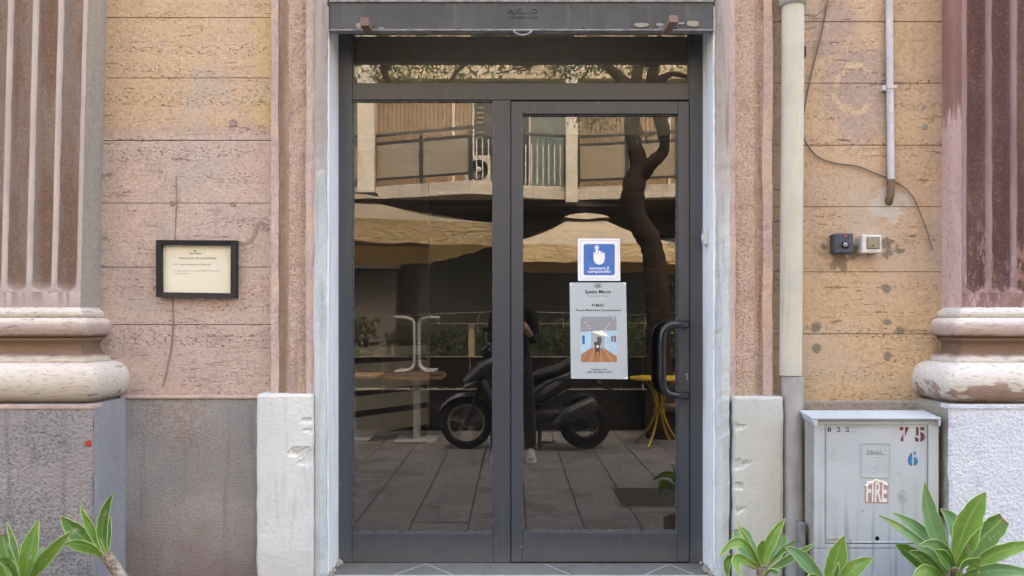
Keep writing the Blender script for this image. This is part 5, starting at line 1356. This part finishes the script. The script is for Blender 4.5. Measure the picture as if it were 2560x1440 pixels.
# ---- terrace enclosure: black boards with thin bright rails, hedge in planters behind
QF = 5.55
en = thing('terrace_screen', 'low black board screen with thin bright rails round the terrace', 'screen', (0, -QF, 0))
MT['blackboard'] = plain('black_painted_board', (.014, .013, .012), .45, .4)
for z0, z1 in ((.05, .485), (.512, .872)):
    for k in range(-3, 4):
        part('board', MT['blackboard'], en, (k * 1.02 - .50, k * 1.02 + .50, QF, QF + .02, z0, z1), bevel=.002)
for z in (.490, .876, 1.268): part('rail', plain('bright_rail', (.5, .44, .34), .35, .5), en, (-3.6, 3.6, QF - .012, QF + .012, z, z + .008))
for x in (-3.55, mx(1178, QF) - .0, 1.1, 3.55): part('post', MT['cream'] if -1 < x < 0 else MT['blackboard'], en, (x - .035, x + .035, QF + .021, QF + .09, .0, 1.27), bevel=.004)
r = random.Random(12)
MT['hedge1'] = leaf_mat('hedge_leaf', lin(50, 62, 32), lin(74, 84, 46)); MT['treeleaf'] = leaf_mat('tree_leaf', lin(62, 78, 40), lin(80, 94, 50))
for k, (x0, x1) in enumerate(((-3.4, -1.7), (-1.6, .1), (.2, 1.9), (2.0, 3.5))):
    hd_ = thing('hedge', ['hedge in a black planter mirrored at the left edge of the door', 'hedge in a black planter mirrored behind the upturned table', 'hedge in a black planter mirrored behind the scooter', 'hedge in a black planter mirrored behind the yellow table'][k], 'hedge', ((x0 + x1) / 2, -5.95, 0), 'hedges in black planters')
    part('planter', MT['blackboard'], hd_, (x0, x1, 5.75, 6.15, .0, .45), bevel=.01)
    pts = [Vector((r.uniform(x0, x1), -r.uniform(5.70, 6.2), .42 + .84 * r.random() ** .75 + .08 * math.sin(x0 * 9 + r.random()))) for _ in range(2300)]
    leaf_cloud('foliage', MT['hedge1'], hd_, pts, .075, r, asp=.42)
    for j in range(6):
        x = x0 + (x1 - x0) * (j + .5) / 6
        MB().tube([Vector((x, -5.95, .44)), Vector((x + r.uniform(-.08, .08), -5.95 + r.uniform(-.1, .1), 1.1))], [.012, .005], 6).build('stem', MT['wood'], hd_)

# ---- string lights on the screen
sl = thing('string_lights', 'thin white string of fairy lights strung above the mirrored screen', 'string lights', (0, -5.4, 1.35))
wp = []; xx = -2.3
while xx < 2.3: wp.append(Vector((xx, -5.42, 1.395 + .02 * math.cos(xx * 2.6) + r.uniform(-.006, .006)))); xx += .24
MB().tube(smooth_path(wp, 3), .0032, 5).build('wire', MT['rail_white'], sl)
for p in wp[::2]:
    e = p + Vector((r.uniform(-.05, .05), 0, -r.uniform(.10, .26)))
    MB().tube(smooth_path([p, (p + e) / 2 + Vector((r.uniform(-.04, .04), 0, 0)), e], 3), .0028, 5).build('drop_wire', MT['rail_white'], sl)
    MB().lathe([(.001, 0), (.006, .008), (.006, .02), (.002, .026)], e, 'Z', 6).build('bulb', MT['rail_white'], sl)

# ---- tree
tr = thing('street_tree', 'leaning street tree with forked trunk wrapped in fairy lights, mirrored in the door', 'tree', (mx(1650, 5.1), -5.1, 0))
def bark():
    m = Mat('grey_brown_bark', .95, .1)
    c = m.mix(m.rng(m.noise(5, 5, m.pos((2, 2, .6))), .35, .65), lin(74, 62, 52), lin(58, 48, 40))
    g = m.noise(30, 5, m.pos((1.6, 1.6, .5)), .7); c = m.mix(m.rng(g, .5, .34, 0, .6), c, lin(44, 34, 26))
    m.color(c); m.normal(m.bump(g, .9, .02)); return m.m
MT['bark'] = bark(); QT = 5.1
def limb(pts, rs, nm='limb', seg=12):
    pp = smooth_path([M(x, y, q) for x, y, q in pts], 9); n_ = len(pp)
    R_ = []
    for i in range(n_):
        f = i / (n_ - 1) * (len(rs) - 1); k = min(int(f), len(rs) - 2); R_.append((rs[k] + (rs[k + 1] - rs[k]) * (f - k)) * rnd.uniform(.95, 1.06))
    o_ = MB().tube(pp, R_, seg).build(nm, MT['bark'], tr)
    for v_ in o_.data.vertices:
        w_ = v_.co; k_ = mnoise.fractal(Vector((w_.x * 9, w_.y * 9, w_.z * 3.5)), 1.0, 2.0, 4) * .022 * min(1, rs[0] / .1) + mnoise.noise(w_ * 3.1) * .018 * min(1, rs[0] / .1)
        v_.co = w_ + v_.normal * k_
    return o_
b0 = M(1650, 1110, QT); y0 = CY + F * H / (D + .04 + QT)
limb([(1652, y0 + 8, QT), (1650, 1000, QT), (1645, 850, QT), (1642, 720, QT), (1630, 620, QT), (1592, 545, QT), (1578, 492, QT), (1590, 440, QT), (1602, 425, QT)], [.18, .145, .135, .135, .13, .118, .13, .115, .095], 'trunk', 28)
limb([(1600, 440, QT), (1592, 390, QT), (1580, 330, QT), (1580, 280, QT + .1), (1590, 200, QT + .2), (1604, 110, QT + .3), (1590, 10, QT + .4)], [.095, .09, .085, .08, .075, .07, .05], 'limb', 18)
limb([(1600, 445, QT), (1632, 405, QT - .1), (1660, 372, QT - .1), (1656, 320, QT - .2), (1640, 262, QT - .2), (1630, 190, QT - .3), (1650, 90, QT - .4)], [.075, .07, .068, .066, .062, .055, .04], 'limb', 18)
limb([(1600, 228, QT + .2), (1550, 195, QT + .3), (1500, 150, QT + .3), (1420, 90, QT + .2), (1300, 20, QT)], [.06, .055, .05, .04, .03])
limb([(1420, 90, QT + .3), (1380, 130, QT + .1), (1340, 160, QT - .1), (1290, 172, QT - .2), (1240, 185, QT - .4)], [.02, .016, .012, .009, .006])
limb([(1420, 90, QT + .2), (1260, 100, QT), (1150, 60, QT - .2), (1000, 30, QT - .4), (880, 20, QT - .5)], [.05, .05, .045, .04, .03])
limb([(1120, 212, QT - .2), (1140, 180, QT - .2), (1170, 150, QT - .2), (1190, 90, QT - .2)], [.012, .02, .03, .04])
limb([(975, 215, QT - .5), (962, 180, QT - .5), (955, 110, QT - .5), (950, 20, QT - .5)], [.015, .035, .05, .05])
limb([(1640, 210, QT - .3), (1680, 185, QT - .3), (1740, 200, QT - .2)], [.05, .035, .02])
limb([(1560, 200, QT + .2), (1520, 240, QT - .3), (1485, 275, QT - .5)], [.02, .012, .008])
limb([(1590, 300, QT + .1), (1612, 340, QT - .2), (1625, 365, QT - .3)], [.012, .008, .005])
r = random.Random(21); pts = []
cl = [(890, 175, .35), (930, 165, .4), (1000, 180, .35), (1050, 165, .4), (1100, 185, .35), (1150, 170, .35), (1210, 165, .35), (1280, 150, .3), (1340, 140, .22), (1400, 165, .3), (1440, 190, .3), (1540, 160, .25), (1590, 160, .25), (1690, 175, .35), (1720, 160, .4), (1470, 160, .28)]
for (x, y, s) in cl:
    for k in range(3):
        c = M(x, y - k * 75, QT + r.uniform(-.9, .9))
        for j in range(330 if k == 0 else 120): pts.append(c + Vector((r.gauss(0, s * .75), r.gauss(0, s), r.gauss(0, s * (.3 if k == 0 else .5)))))
for k in range(70):
    c = Vector((r.uniform(-3.2, 4.2), -QT + r.uniform(-1.8, 1.8), r.uniform(4.9, 7.2)))
    for j in range(55): pts.append(c + Vector((r.gauss(0, .35), r.gauss(0, .35), r.gauss(0, .25))))
zmin = 3.98
pts = [p for p in pts if p.z > zmin + r.uniform(-.05, .25)]
for (x, y, s, n_) in ((1480, 292, .12, 60), (1450, 284, .08, 26), (1512, 284, .06, 20), (1490, 312, .08, 22), (1612, 345, .06, 14), (985, 250, .05, 10)):
    c = M(x, y, QT - .5)
    for j in range(n_): pts.append(c + Vector((r.gauss(0, s), r.gauss(0, s), r.gauss(0, s * .6))))
leaf_cloud('crown', MT['treeleaf'], tr, pts, .085, r, asp=.26)
tl = thing('trunk_lights', 'fairy light cable wound round the mirrored tree trunk', 'string lights', tuple(M(1645, 820, QT - .2)))
for y in (625, 665, 720, 765, 815):
    a = [M(1645 + (-30 if y < 660 else -38), y + 25, QT - .12)]
    cpt = M(1640, y, QT); Rr = .185; ring = []
    for k in range(9):
        th = math.pi * (k / 8); ring.append(Vector((cpt.x - Rr * math.cos(th), cpt.y + Rr * math.sin(th), cpt.z - .09 + .16 * k / 8)))
    MB().tube(smooth_path([p + Vector((0, 0, .03 * math.sin(i_ * 1.9 + y))) for i_, p in enumerate(ring)], 3), .0026, 5).build('wire', MT['frost'], tl)

# ---- tables
MT['tabletop'] = plain('light_wood_top', (.34, .22, .11), .5, .3, sc=25)
MT['white_metal'] = plain('white_table_metal', (.62, .60, .55), .4, .4)
ta = thing('terrace_table', 'cafe table with white post carrying an upturned table', 'table', (mx(1042, 4.9), -4.9, 0), 'white cafe tables')
X = mx(1042, 4.9); Z = mz(940, 4.9)
part('top', MT['tabletop'], ta, (X - .30, X + .30, 4.6, 5.2, Z - .02, Z + .012), bevel=.004)
MB().tube([Vector((X, -4.9, .02)), Vector((X, -4.9, Z - .021))], .040, 16).build('post', MT['white_metal'], ta)
part('foot_plate', MT['white_metal'], ta, (X - .22, X + .22, 4.68, 5.12, .002, .022), bevel=.006)
t2 = copy_tree(ta); t2.location = (mx(905, 4.95) - .12, -5.0, 0); t2['label'] = 'cafe table with bare top mirrored at the left edge of the door'
up = thing('upturned_table', 'upturned table with bent white tube legs lying on another table', 'table', (X, -4.9, Z + .013), None)
part('top', plain('brown_table_top', (.13, .075, .045), .5, .3), up, (X - .30, X + .28, 4.62, 5.18, Z + .0125, Z + .036), bevel=.004)
for s in (-1, 1):
    for yq in (4.72, 5.06):
        MB().tube(smooth_path([Vector((X + s * .21, -yq, Z + .062)), Vector((X + s * .12, -yq * .7 - 4.9 * .3, Z + .06)), Vector((X + s * .045, -4.9 - (yq - 4.9) * .15, Z + .10)), Vector((X + s * .026, -4.9 - (yq - 4.9) * .12, Z + .20)), Vector((X + s * .026, -4.9 - (yq - 4.9) * .12, Z + .50)), Vector((X + s * .045, -4.9 - (yq - 4.9) * .15, Z + .60)), Vector((X + s * .12, -4.9 - (yq - 4.9) * .6, Z + .635)), Vector((X + s * .23, -yq, Z + .64))], 5), .0165, 10).build('leg', MT['white_metal'], up)
MT['yellow'] = plain('yellow_painted_metal', lin(214, 176, 40), .4, .4)
X = mx(1648, 4.55); Z = mz(944, 4.55)
yt = thing('bistro_table', 'round yellow metal bistro table with curved legs, mirrored beside the handle', 'table', (X, -4.55, 0))
MB().lathe([(.30, 0), (.305, .004), (.305, .022), (.30, .026), (0, .026)], (X, -4.55, Z - .02), 'Z', 36).build('top', MT['yellow'], yt)
for k in range(4):
    a = rad(35 + 90 * k); d = Vector((math.cos(a), math.sin(a), 0)); c = Vector((X, -4.55, 0))
    MB().tube(smooth_path([c + d * .20 + Vector((0, 0, Z - .03)), c + d * .10 + Vector((0, 0, Z - .10)), c + d * .045 + Vector((0, 0, Z - .26)), c + d * .05 + Vector((0, 0, Z - .38)), c + d * .13 + Vector((0, 0, Z - .55)), c + d * .27 + Vector((0, 0, .013))], 5), .012, 8).build('leg', MT['yellow'], yt)
MB().lathe([(.055, 0), (.06, .01), (.06, .035), (.055, .045)], (X, -4.55, Z - .36), 'Z', 20).build('collar', MT['yellow'], yt)
# tan armchair behind it
X = mx(1668, 5.1); ch = thing('terrace_armchair', 'rounded tan terrace armchair mirrored behind the yellow table', 'chair', (X + .1, -5.15, 0))
MT['tan'] = plain('tan_wicker', (.22, .16, .10), .7, .2, sc=90, bump=.6)
rg = []
for z, w in ((.30, .26), (.36, .30), (.50, .31), (.64, .30), (.70, .27)):
    rg.append([Vector((X + .1 + w * math.cos(t_ * math.pi / 12), -5.15 - .30 * math.sin(t_ * math.pi / 12), z)) for t_ in range(13)] + [Vector((X + .1 + (w - .05) * math.cos(t_ * math.pi / 12), -5.15 - .25 * math.sin(t_ * math.pi / 12), z)) for t_ in range(12, -1, -1)])
MB().loft(rg, True, True, True).build('shell', MT['tan'], ch)
MB().lathe([(.24, 0), (.25, .02), (.25, .07), (.22, .09), (0, .09)], (X + .1, -5.12, .30), 'Z', 24).build('seat', MT['tan'], ch)
for k in range(4):
    a = rad(45 + 90 * k); MB().tube([Vector((X + .1 + .2 * math.cos(a), -5.13 + .2 * math.sin(a), .31)), Vector((X + .1 + .24 * math.cos(a), -5.13 + .24 * math.sin(a), .002))], .012, 8).build('leg', MT['iron'], ch)

# ---- motor scooter
QS = 4.33
scx = thing('motor_scooter', 'black motor scooter with spoked front wheel parked on the pavement, mirrored in the door', 'scooter', (.12, -QS, 0))
MT['scoot'] = plain('black_scooter_paint', (.030, .030, .032), .16, .8, var=.1)
MT['scoot_mat'] = plain('matt_black_plastic', (.034, .033, .032), .5, .4)
MT['tyre'] = plain('tyre_rubber', (.022, .021, .020), .85, .2, sc=60, bump=.4)
MT['rimm'] = plain('silver_rim', (.42, .42, .42), .35, .5, .6)
MT['silver'] = plain('grey_scooter_trim', (.20, .20, .205), .3, .5)
MT['chrome'] = plain('chrome', (.7, .7, .7), .12, .5, 1.0)
MT['shield'] = plain('grey_gloss_fairing', (.075, .075, .078), .16, .8, var=.1)
MT['pipe_black'] = plain('sooty_exhaust', (.075, .073, .07), .35, .5)
S = lambda px, py, dy=0.0: M(px, py, QS - dy)          # dy: towards the door
def wheel(px, py, R_, nm, wid, front):
    c = S(px, py); c.z = R_ + .001
    t = MB(); prof = []
    for k in range(12):
        a = 2 * math.pi * k / 12; prof.append((R_ - wid * .55 + wid * .55 * math.cos(a), wid * .5 * math.sin(a)))
    t.lathe(prof, c, 'Y', 36, True, True); ty = t.build('tyre', MT['tyre'], scx)
    ri = R_ - wid * 1.02
    MB().lathe([(ri, -.030), (ri + .014, -.032), (ri + .014, .032), (ri, .030), (ri - .012, .012), (ri - .012, -.012)], c, 'Y', 36, True, True).build('rim', MT['rimm'] if front else MT['silver'], scx)
    MB().lathe([(.012, .05), (.045, .045), (.05, .01), (.05, -.01), (.045, -.045), (.012, -.05)], c, 'Y', 18).build('hub', MT['silver'] if front else MT['scoot_mat'], scx)
    for k in range(5):
        for o_ in (-.011, .011):
            a = rad(90 + 72 * k); d = Vector((math.cos(a), 0, math.sin(a))); pn = Vector((-d.z, 0, d.x)) * o_
            MB().tube([c + d * .03 + pn, c + d * (ri - .004) + pn * 1.6], .0065, 6).build('spoke', MT['rimm'] if front else MT['silver'], scx)
    return c
FW = wheel(1166, 1048, .268, 'front', .085, True)
RW = wheel(1462, 1050, .262, 'rear', .115, False)
for y in (-.075, .075):
    MB().tube([FW + Vector((.0, y, .0)), Vector((FW.x + .13, FW.y + y * .9, .62)), Vector((FW.x + .19, FW.y + y * .7, .80))], [.024, .022, .026], 10).build('fork_leg', MT['scoot_mat'], scx)
rg = []
for k in range(11):                                       # mudguard over the front wheel
    a = rad(155 - 12.5 * k); R2 = .268 + .035; rg.append([Vector((FW.x + R2 * math.cos(a) * 1.0, FW.y + w_, FW.z + (R2 + (-.03 if abs(w_) > .05 else 0)) * math.sin(a))) for w_ in (-.065, -.05, 0, .05, .065)])
MB().loft(rg, False, False, True).build('front_mudguard', MT['silver'], scx)
def ell(c, rx, ry, tilt, n=16):                            # ring across the body, tilted in the X-Z plane
    t_ = Vector((math.cos(tilt), 0, math.sin(tilt)))
    return [c + t_ * rx * math.cos(2 * math.pi * k / n) + Vector((0, ry * math.sin(2 * math.pi * k / n), 0)) for k in range(n)]
def V(px, py): p = S(px, py); return Vector((p.x, -QS, p.z))
MB().loft([ell(V(1160, 966), .015, .05, 2.4), ell(V(1166, 958), .06, .12, 2.4), ell(V(1184, 941), .075, .16, 2.4), ell(V(1206, 920), .07, .17, 2.4), ell(V(1224, 903), .05, .13, 2.4), ell(V(1232, 894), .02, .08, 2.4)]).build('front_shield', MT['shield'], scx)
MB().loft([ell(V(1204, 948), .05, .17, 0.2), ell(V(1222, 985), .045, .20, 0.1), ell(V(1236, 1020), .04, .19, 0), ell(V(1250, 1048), .05, .16, 0)]).build('leg_shield', MT['scoot_mat'], scx)
MB().loft([ell(V(1160, 968), .008, .03, 2.2), ell(V(1168, 964), .03, .05, 2.2), ell(V(1184, 957), .035, .05, 2.2), ell(V(1194, 952), .01, .03, 2.2)]).build('headlight', MT['silver'], scx).location = (0, .10, 0)
MB().loft([ell(V(1218, 895), .05, .07, -.2), ell(V(1216, 878), .075, .12, -.2), ell(V(1218, 866), .06, .11, -.2), ell(V(1220, 860), .02, .06, -.2)]).build('handlebar_cowl', MT['scoot'], scx)
for y in (-1, 1):
    p = V(1217, 872)
    MB().tube(smooth_path([p + Vector((0, y * .05, 0)), p + Vector((.02, y * .18, .03)), p + Vector((.07, y * .33, .02))], 4), .015, 8).build('handlebar_grip', MT['scoot_mat'], scx)
    MB().tube(smooth_path([p + Vector((.0, y * .18, .03)), p + Vector((-.03, y * .22, .12)), p + Vector((-.02, y * .25, .19))], 4), .006, 6).build('mirror_stem', MT['scoot_mat'], scx)
    MB().loft([ell(p + Vector((-.035, y * .25, .21)), .02, .04, 1.57), ell(p + Vector((-.02, y * .25, .215)), .045, .07, 1.57), ell(p + Vector((0, y * .25, .215)), .035, .06, 1.57)]).build('mirror', MT['scoot_mat'], scx)
m = MB(); fb = [V(1238, 1052), V(1340, 1052), V(1340, 1036), V(1240, 1040)]
m.prism([(p.x, p.z) for p in fb], QS - .15, QS + .15); m.build('footboard', MT['scoot_mat'], scx, .012, 2)
# seat and tail: stations from front to rear (centre line px, py, half-height m, half-width m)
def body(stations, nm, mat, tl=1.15):
    return MB().loft([ell(V(x, y), hh, hw, tl_) for x, y, hh, hw, tl_ in stations]).build(nm, mat, scx)
body([(1316, 1004, .05, .13, 1.85), (1340, 985, .12, .15, 1.9), (1375, 965, .125, .165, 1.95), (1420, 945, .105, .16, 2.0), (1465, 918, .075, .12, 2.0), (1502, 893, .04, .07, 2.0), (1514, 885, .01, .03, 2.0)], 'tail_body', MT['scoot'])
body([(1320, 950, .02, .10, 1.8), (1345, 936, .05, .15, 1.75), (1395, 924, .055, .155, 1.85), (1430, 904, .055, .14, 2.0), (1470, 884, .05, .13, 2.0), (1494, 872, .02, .09, 2.0)], 'seat', MT['scoot_mat'])
for y in (-1, 1):
    MB().tube(smooth_path([V(1440, 905) + Vector((0, y * .15, 0)), V(1475, 878) + Vector((0, y * .17, 0)), V(1512, 868) + Vector((0, y * .10, 0))], 4), .013, 8).build('grab_rail', MT['silver'], scx)
m = MB(); tp = [V(1346, 985), V(1356, 968), V(1392, 948), V(1400, 955), V(1372, 975)]
m.prism([(p.x, p.z) for p in tp], QS - .176, QS - .150); m.build('side_trim', MT['silver'], scx, .006, 2)
body([(1316, 1048, .05, .10, 1.5), (1345, 1035, .10, .13, 1.5), (1390, 1035, .10, .14, 1.5), (1430, 1045, .08, .13, 1.5), (1468, 1050, .05, .10, 1.5)], 'engine', MT['scoot_mat'])
MB().tube([S(1385, 1060, .16), S(1402, 1050, .17), S(1412, 1042, .18), S(1440, 1028, .185), S(1482, 1010, .19), S(1490, 1006, .19)], [.022, .045, .074, .078, .078, .055], 16).build('exhaust', MT['pipe_black'], scx)
MB().tube([S(1428, 1028, .25), S(1480, 1004, .255)], [.012, .012], 8).build('exhaust_guard', MT['silver'], scx)
rg = []
for k in range(9):
    a = rad(118 - 11 * k); R2 = .262 + .03; rg.append([Vector((RW.x + R2 * math.cos(a), RW.y + w_, RW.z + R2 * math.sin(a))) for w_ in (-.07, -.05, 0, .05, .07)])
MB().loft(rg, False, False, True).build('rear_mudguard', MT['scoot_mat'], scx)
MB().tube([V(1482, 915), V(1505, 945), V(1530, 985)], [.03, .022, .014], 8).build('plate_bracket', MT['scoot_mat'], scx)
p = V(1532, 985); part('number_plate', MT['scoot_mat'], scx, (p.x - .005, p.x + .005, QS - .09, QS + .09, p.z - .09, p.z + .05), bevel=.002)
MB().loft([ell(V(1494, 953), .012, .03, 1.5), ell(V(1499, 955), .02, .04, 1.5), ell(V(1503, 957), .008, .02, 1.5)]).build('indicator', plain('orange_lens', (.45, .10, .03), .3, .5), scx)
for y in (-.12, .12):
    p = V(1352, 1050); MB().tube([p + Vector((0, y, 0)), p + Vector((-.01, y * 1.2, -.12)), Vector((p.x - .015, p.y + y * 1.3, .012))], .014, 8).build('stand_leg', MT['scoot_mat'], scx)
p = V(1352, 1100); MB().tube([p + Vector((.0, .12, 0)), p + Vector((.09, .16, -.005)), p + Vector((.13, .17, .02))], .012, 8).build('stand_pedal', MT['scoot_mat'], scx)

# ---- the person taking the picture
pe = thing('person', 'person in dark jacket, grey trousers and white sneakers holding up a phone', 'person', (0.0, -3.72, 0))
def skin_body():
    v, e, rr_ = [], [], []
    def add(p, r_, par=None):
        v.append(Vector(p)); rr_.append(r_)
        if par is not None: e.append((par, len(v) - 1))
        return len(v) - 1
    Y = -3.74
    pel = add((0, Y, .96), (.155, .11))
    wa = add((0, Y, 1.10), (.140, .10), pel); chs = add((0, Y, 1.30), (.165, .115), wa); ne0 = add((0, Y + .005, 1.46), (.085, .075), chs)
    ne = add((0, Y + .015, 1.53), (.054, .056), ne0); j = add((0, Y + .035, 1.585), (.062, .075), ne); hd0 = add((0, Y + .035, 1.66), (.076, .094), j); add((0, Y + .02, 1.735), (.055, .07), hd0)
    for s in (-1, 1):
        hip = add((s * .095, Y, .88), (.098, .10), pel); kn = add((s * .14, Y + .02, .50), (.066, .068), hip); add((s * .155, Y + .005, .30), (.060, .062), kn); add((s * .165, Y, .10), (.058, .062), len(v) - 1)
        shd = add((s * .165, Y, 1.42), (.062, .062), chs); el = add((s * .205, Y + .05, 1.15), (.048, .048), shd); fa = add((s * .175, Y + .22, 1.12), (.040, .042), el)
        wr = add((s * .135, Y + .345, 1.20), (.029, .033), fa); pm = add((s * .110, Y + .375, 1.235), (.024, .036), wr)
        pm2 = add((s * .098, Y + .385, 1.265), (.017, .034), pm)
        for k, (dx, dy, dz, L) in enumerate(((-.028, .012, .030, .9), (-.034, .012, .018, 1.0), (-.034, .012, .004, .95), (-.028, .010, -.012, .8))):
            f1 = add((s * (.098 + dx * .5), Y + .385 + dy, 1.265 + dz), (.0088, .0088), pm2); add((s * (.098 + dx * (.5 + .8 * L)), Y + .395 + dy, 1.268 + dz * 1.15), (.0078, .0078), f1)
        th = add((s * .088, Y + .362, 1.245), (.011, .011), pm); add((s * .070, Y + .372, 1.262), (.009, .009), th)
    me = bpy.data.meshes.new('body'); off = Vector(pe.location)
    me.from_pydata([p - off for p in v], e, [])
    o = bpy.data.objects.new('body', me); COL.objects.link(o)
    md = o.modifiers.new('s', 'SKIN'); 
    if not me.skin_vertices: pass
    for sv, r_ in zip(me.skin_vertices[0].data, rr_): sv.radius = r_
    me.skin_vertices[0].data[0].use_root = True
    ss = o.modifiers.new('u', 'SUBSURF'); ss.levels = 2; ss.render_levels = 2
    bpy.context.view_layer.update()
    me2 = bpy.data.meshes.new_from_object(o.evaluated_get(bpy.context.evaluated_depsgraph_get()))
    bpy.data.objects.remove(o)
    for mm in (MT['jacket'], MT['trouser'], MT['skin']): me2.materials.append(mm)
    for pl in me2.polygons:
        c = pl.center + off; pl.use_smooth = True
        if c.z > 1.50 and abs(c.x) < .12: pl.material_index = 2
        elif c.y > Y + .325 and c.z > 1.1: pl.material_index = 2
        elif c.z < .98: pl.material_index = 1
        else: pl.material_index = 0
    o2 = bpy.data.objects.new('body', me2); COL.objects.link(o2); o2.parent = pe
MT['jacket'] = plain('dark_jacket_cloth', (.016, .016, .018), .85, .2, sc=60, bump=.3)
MT['trouser'] = plain('grey_trouser_cloth', (.06, .06, .06), .9, .1, sc=60, bump=.3)
MT['skin'] = plain('skin', lin(206, 160, 132), .5, .3, var=.05)
MT['hair'] = plain('dark_hair', (.02, .014, .010), .6, .3, sc=80, bump=.5)
skin_body()
hm = MB(); rg = []
for k in range(9):
    z = 1.62 + .155 * k / 8; w_ = math.sqrt(max(.02, 1 - ((z - 1.66) / .118) ** 2))
    rg.append([Vector((.083 * w_ * math.cos(2 * math.pi * j / 18), -3.715 + .103 * w_ * math.sin(2 * math.pi * j / 18) * (1.0 if math.sin(2 * math.pi * j / 18) < .2 else (.62 if z < 1.70 else .98)), z)) for j in range(18)])
hm.loft(rg); hm.build('hair', MT['hair'], pe)
for s in (-1, 1):                                        # face: eyes, ears; nose and mouth on the centre line
    MB().lathe([(.001, .012), (.008, .010), (.011, 0), (.008, -.006), (.001, -.008)], (s * .030, -3.624, 1.655), 'Y', 10).build('eye', MT['rail_white'], pe)
    MB().loft([ell(Vector((s * .080, -3.71, 1.615)), .006, .012, 1.57, 8), ell(Vector((s * .086, -3.715, 1.645)), .01, .022, 1.57, 8), ell(Vector((s * .082, -3.715, 1.672)), .004, .012, 1.57, 8)]).build('ear', MT['skin'], pe)
MB().loft([ell(Vector((0, -3.618, 1.672)), .008, .004, 0, 8), ell(Vector((0, -3.606, 1.640)), .012, .012, 0, 8), ell(Vector((0, -3.598, 1.622)), .016, .014, 0, 8), ell(Vector((0, -3.615, 1.612)), .010, .006, 0, 8)]).build('nose', MT['skin'], pe)
MB().loft([[Vector((x, -3.612 - abs(x) * .25, 1.588 + .006 * math.sin(a))) + Vector((0, .005 * math.cos(a), 0)) for a in [k * math.pi / 3 for k in range(6)]] for x in (-.022, -.011, 0, .011, .022)]).build('mouth', plain('lips', lin(168, 96, 84), .5, .3), pe)
MT['shoe'] = plain('white_sneaker', (.62, .61, .58), .5, .3)
for s in (-1, 1):
    c = Vector((s * .165, -3.69, 0)); L = 10; rg = []
    for (dy, w_, h) in ((-.105, .028, .05), (-.09, .040, .085), (-.03, .043, .10), (.03, .046, .082), (.09, .049, .062), (.135, .044, .050), (.16, .026, .036)):
        rg.append([c + Vector((w_ * math.cos(a), dy, .022 + max(0, math.sin(a)) * h - (0.0 if math.sin(a) >= 0 else 0.006))) for a in [2 * math.pi * k / 12 for k in range(12)]])
    sho = MB().loft(rg).build('sneaker', MT['shoe'], pe)
    so = []
    for (dy, w_) in ((-.112, .030), (-.09, .044), (-.02, .046), (.06, .051), (.12, .049), (.158, .032), (.168, .014)):
        so.append([c + Vector((x, dy, z)) for x, z in ((-w_, .001), (w_, .001), (w_, .026), (-w_, .026))])
    MB().loft(so, True, True, False).build('sole', MT['sticker_white'], sho, .004, 1)
    for k in range(4): MB().tube([c + Vector((-.022, .02 + k * .022, .098 - k * .009)), c + Vector((.022, .028 + k * .022, .097 - k * .009))], .003, 5).build('lace', MT['rail_white'], sho)
ph = thing('phone', 'dark phone held level in both hands by the person', 'phone', (.02, -3.312, 1.25))
part('body', MT['black'], ph, (-.055, .095, 3.306, 3.3145, 1.247, 1.324), bevel=.003)
MB().lathe([(.006, 0), (.006, .0012), (0, .0012)], (0.0, -3.3060, 1.29), 'Y', 14).build('lens', MT['handle'], ph)
